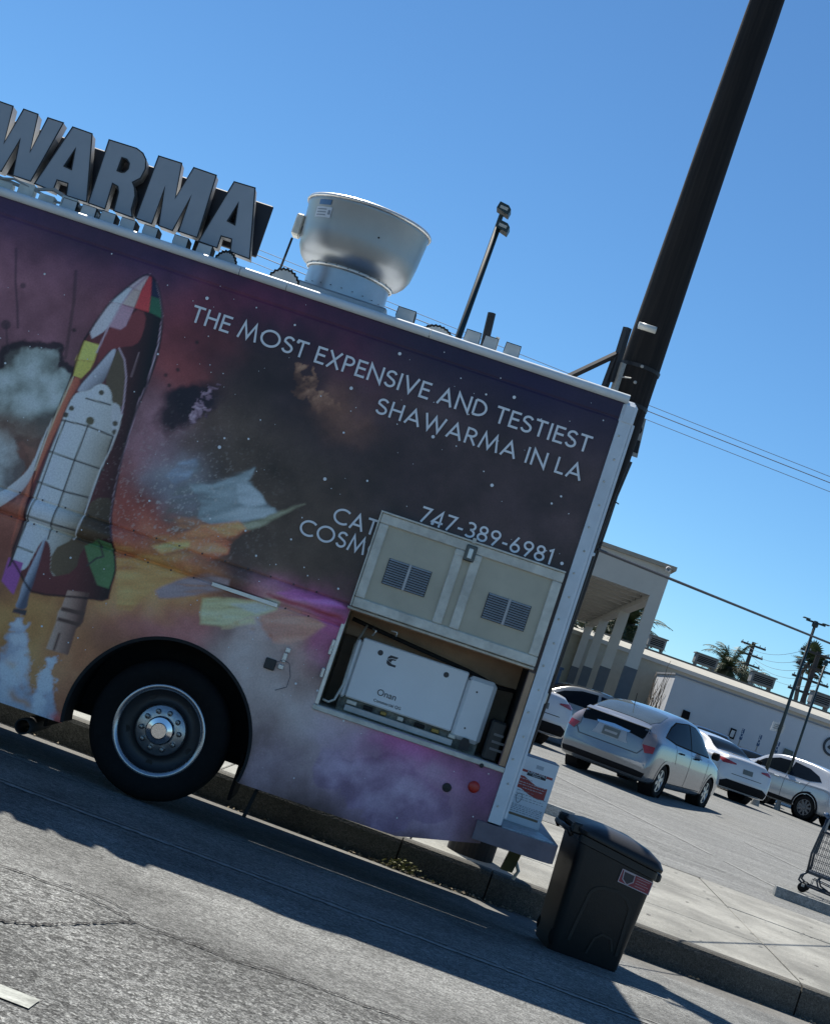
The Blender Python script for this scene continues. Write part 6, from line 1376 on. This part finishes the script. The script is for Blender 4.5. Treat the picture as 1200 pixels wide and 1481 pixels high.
pB = [(7.232,75,5.656)][0]; palm(pB, .27, pB[2]-.27, .4, 2.2, 54, 'palm behind the second portico column', 7, .9)
pB = [(6.413,76.965,5.416)][0]; palm(pB, .27, pB[2]-.27, .4, 2.0, 50, 'palm behind the farther portico columns', 8, 1.0)
# dense shrubs under them
leafm = mat('dark_shrub_leaf', (.035, .05, .02), .7, var=.5, vscale=4)
def shrub(pos, rx, rz_, label, seed):
    o = thing('shrub', label, 'shrub', (pos[0], pos[1], .27)); r_ = random.Random(seed); mb = MB()
    for k in range(900):
        a = r_.uniform(0, 6.283); u = r_.uniform(-1, 1); q_ = math.sqrt(1-u*u); rr3 = r_.uniform(.6, 1)**.5*(1+.2*math.sin(3*a+u*4))
        p = Vector((math.cos(a)*q_*rx*rr3, math.sin(a)*q_*rx*rr3, rz_*(1+.95*u*rr3))); s_ = r_.uniform(.08, .2)
        d1 = Vector((r_.uniform(-1, 1), r_.uniform(-1, 1), r_.uniform(-1, 1))).normalized()*s_; d2 = Vector((r_.uniform(-1, 1), r_.uniform(-1, 1), r_.uniform(-1, 1))).normalized()*s_*.6
        mb.add([p-d1, p+d2, p+d1, p-d2], [(0, 1, 2, 3)])
    mb.build('foliage', leafm, o); MB().tube([(0, 0, 0), (.1, 0, rz_)], .12, 7, r2=.05).build('stem', trunk_m, o)
pB = [(7.651,71.075,4.782)][0]; shrub(pB, 1.6, pB[2]*.5+.3, 'dense dark shrub below the big spiky palm', 1)
pB = [(6.901,73.031,4.732)][0]; shrub(pB, 1.8, pB[2]*.5+.4, 'dense dark shrub behind the middle portico columns', 2)
pB = [(5.088,60.834,4.522)][0]; shrub(pB, 1.5, pB[2]*.5+.2, 'tall dark shrub behind the last portico column', 3)
# ---- blue container by the portico
bl = [(3.159,27.725,1.349),(3.378,27.699,1.937)]; o = thing('storage_container', 'blue steel container standing beside the portico', 'container', (bl[1][0]-.62, bl[1][1]+2.0, .28))
bm2 = mat('blue_container_paint', (.06, .085, .13), .55, var=.15, vscale=4); hb = bl[1][2]-.28
MB().bbox(-.6, .6, -.6, .6, .08, hb, .02).build('shell', bm2, o)
for k in range(6): MB().box(-.5+.19*k, -.44+.19*k, -.625, -.601, .2, hb-.1).build('rib', bm2, o)
MB().bbox(-.63, .63, -.63, .63, hb+.001, hb+.06, .01).build('lid', bm2, o)
for sx in (-.5, .5): MB().box(sx-.06, sx+.06, -.5, .5, 0, .079).build('skid', dark_m, o)
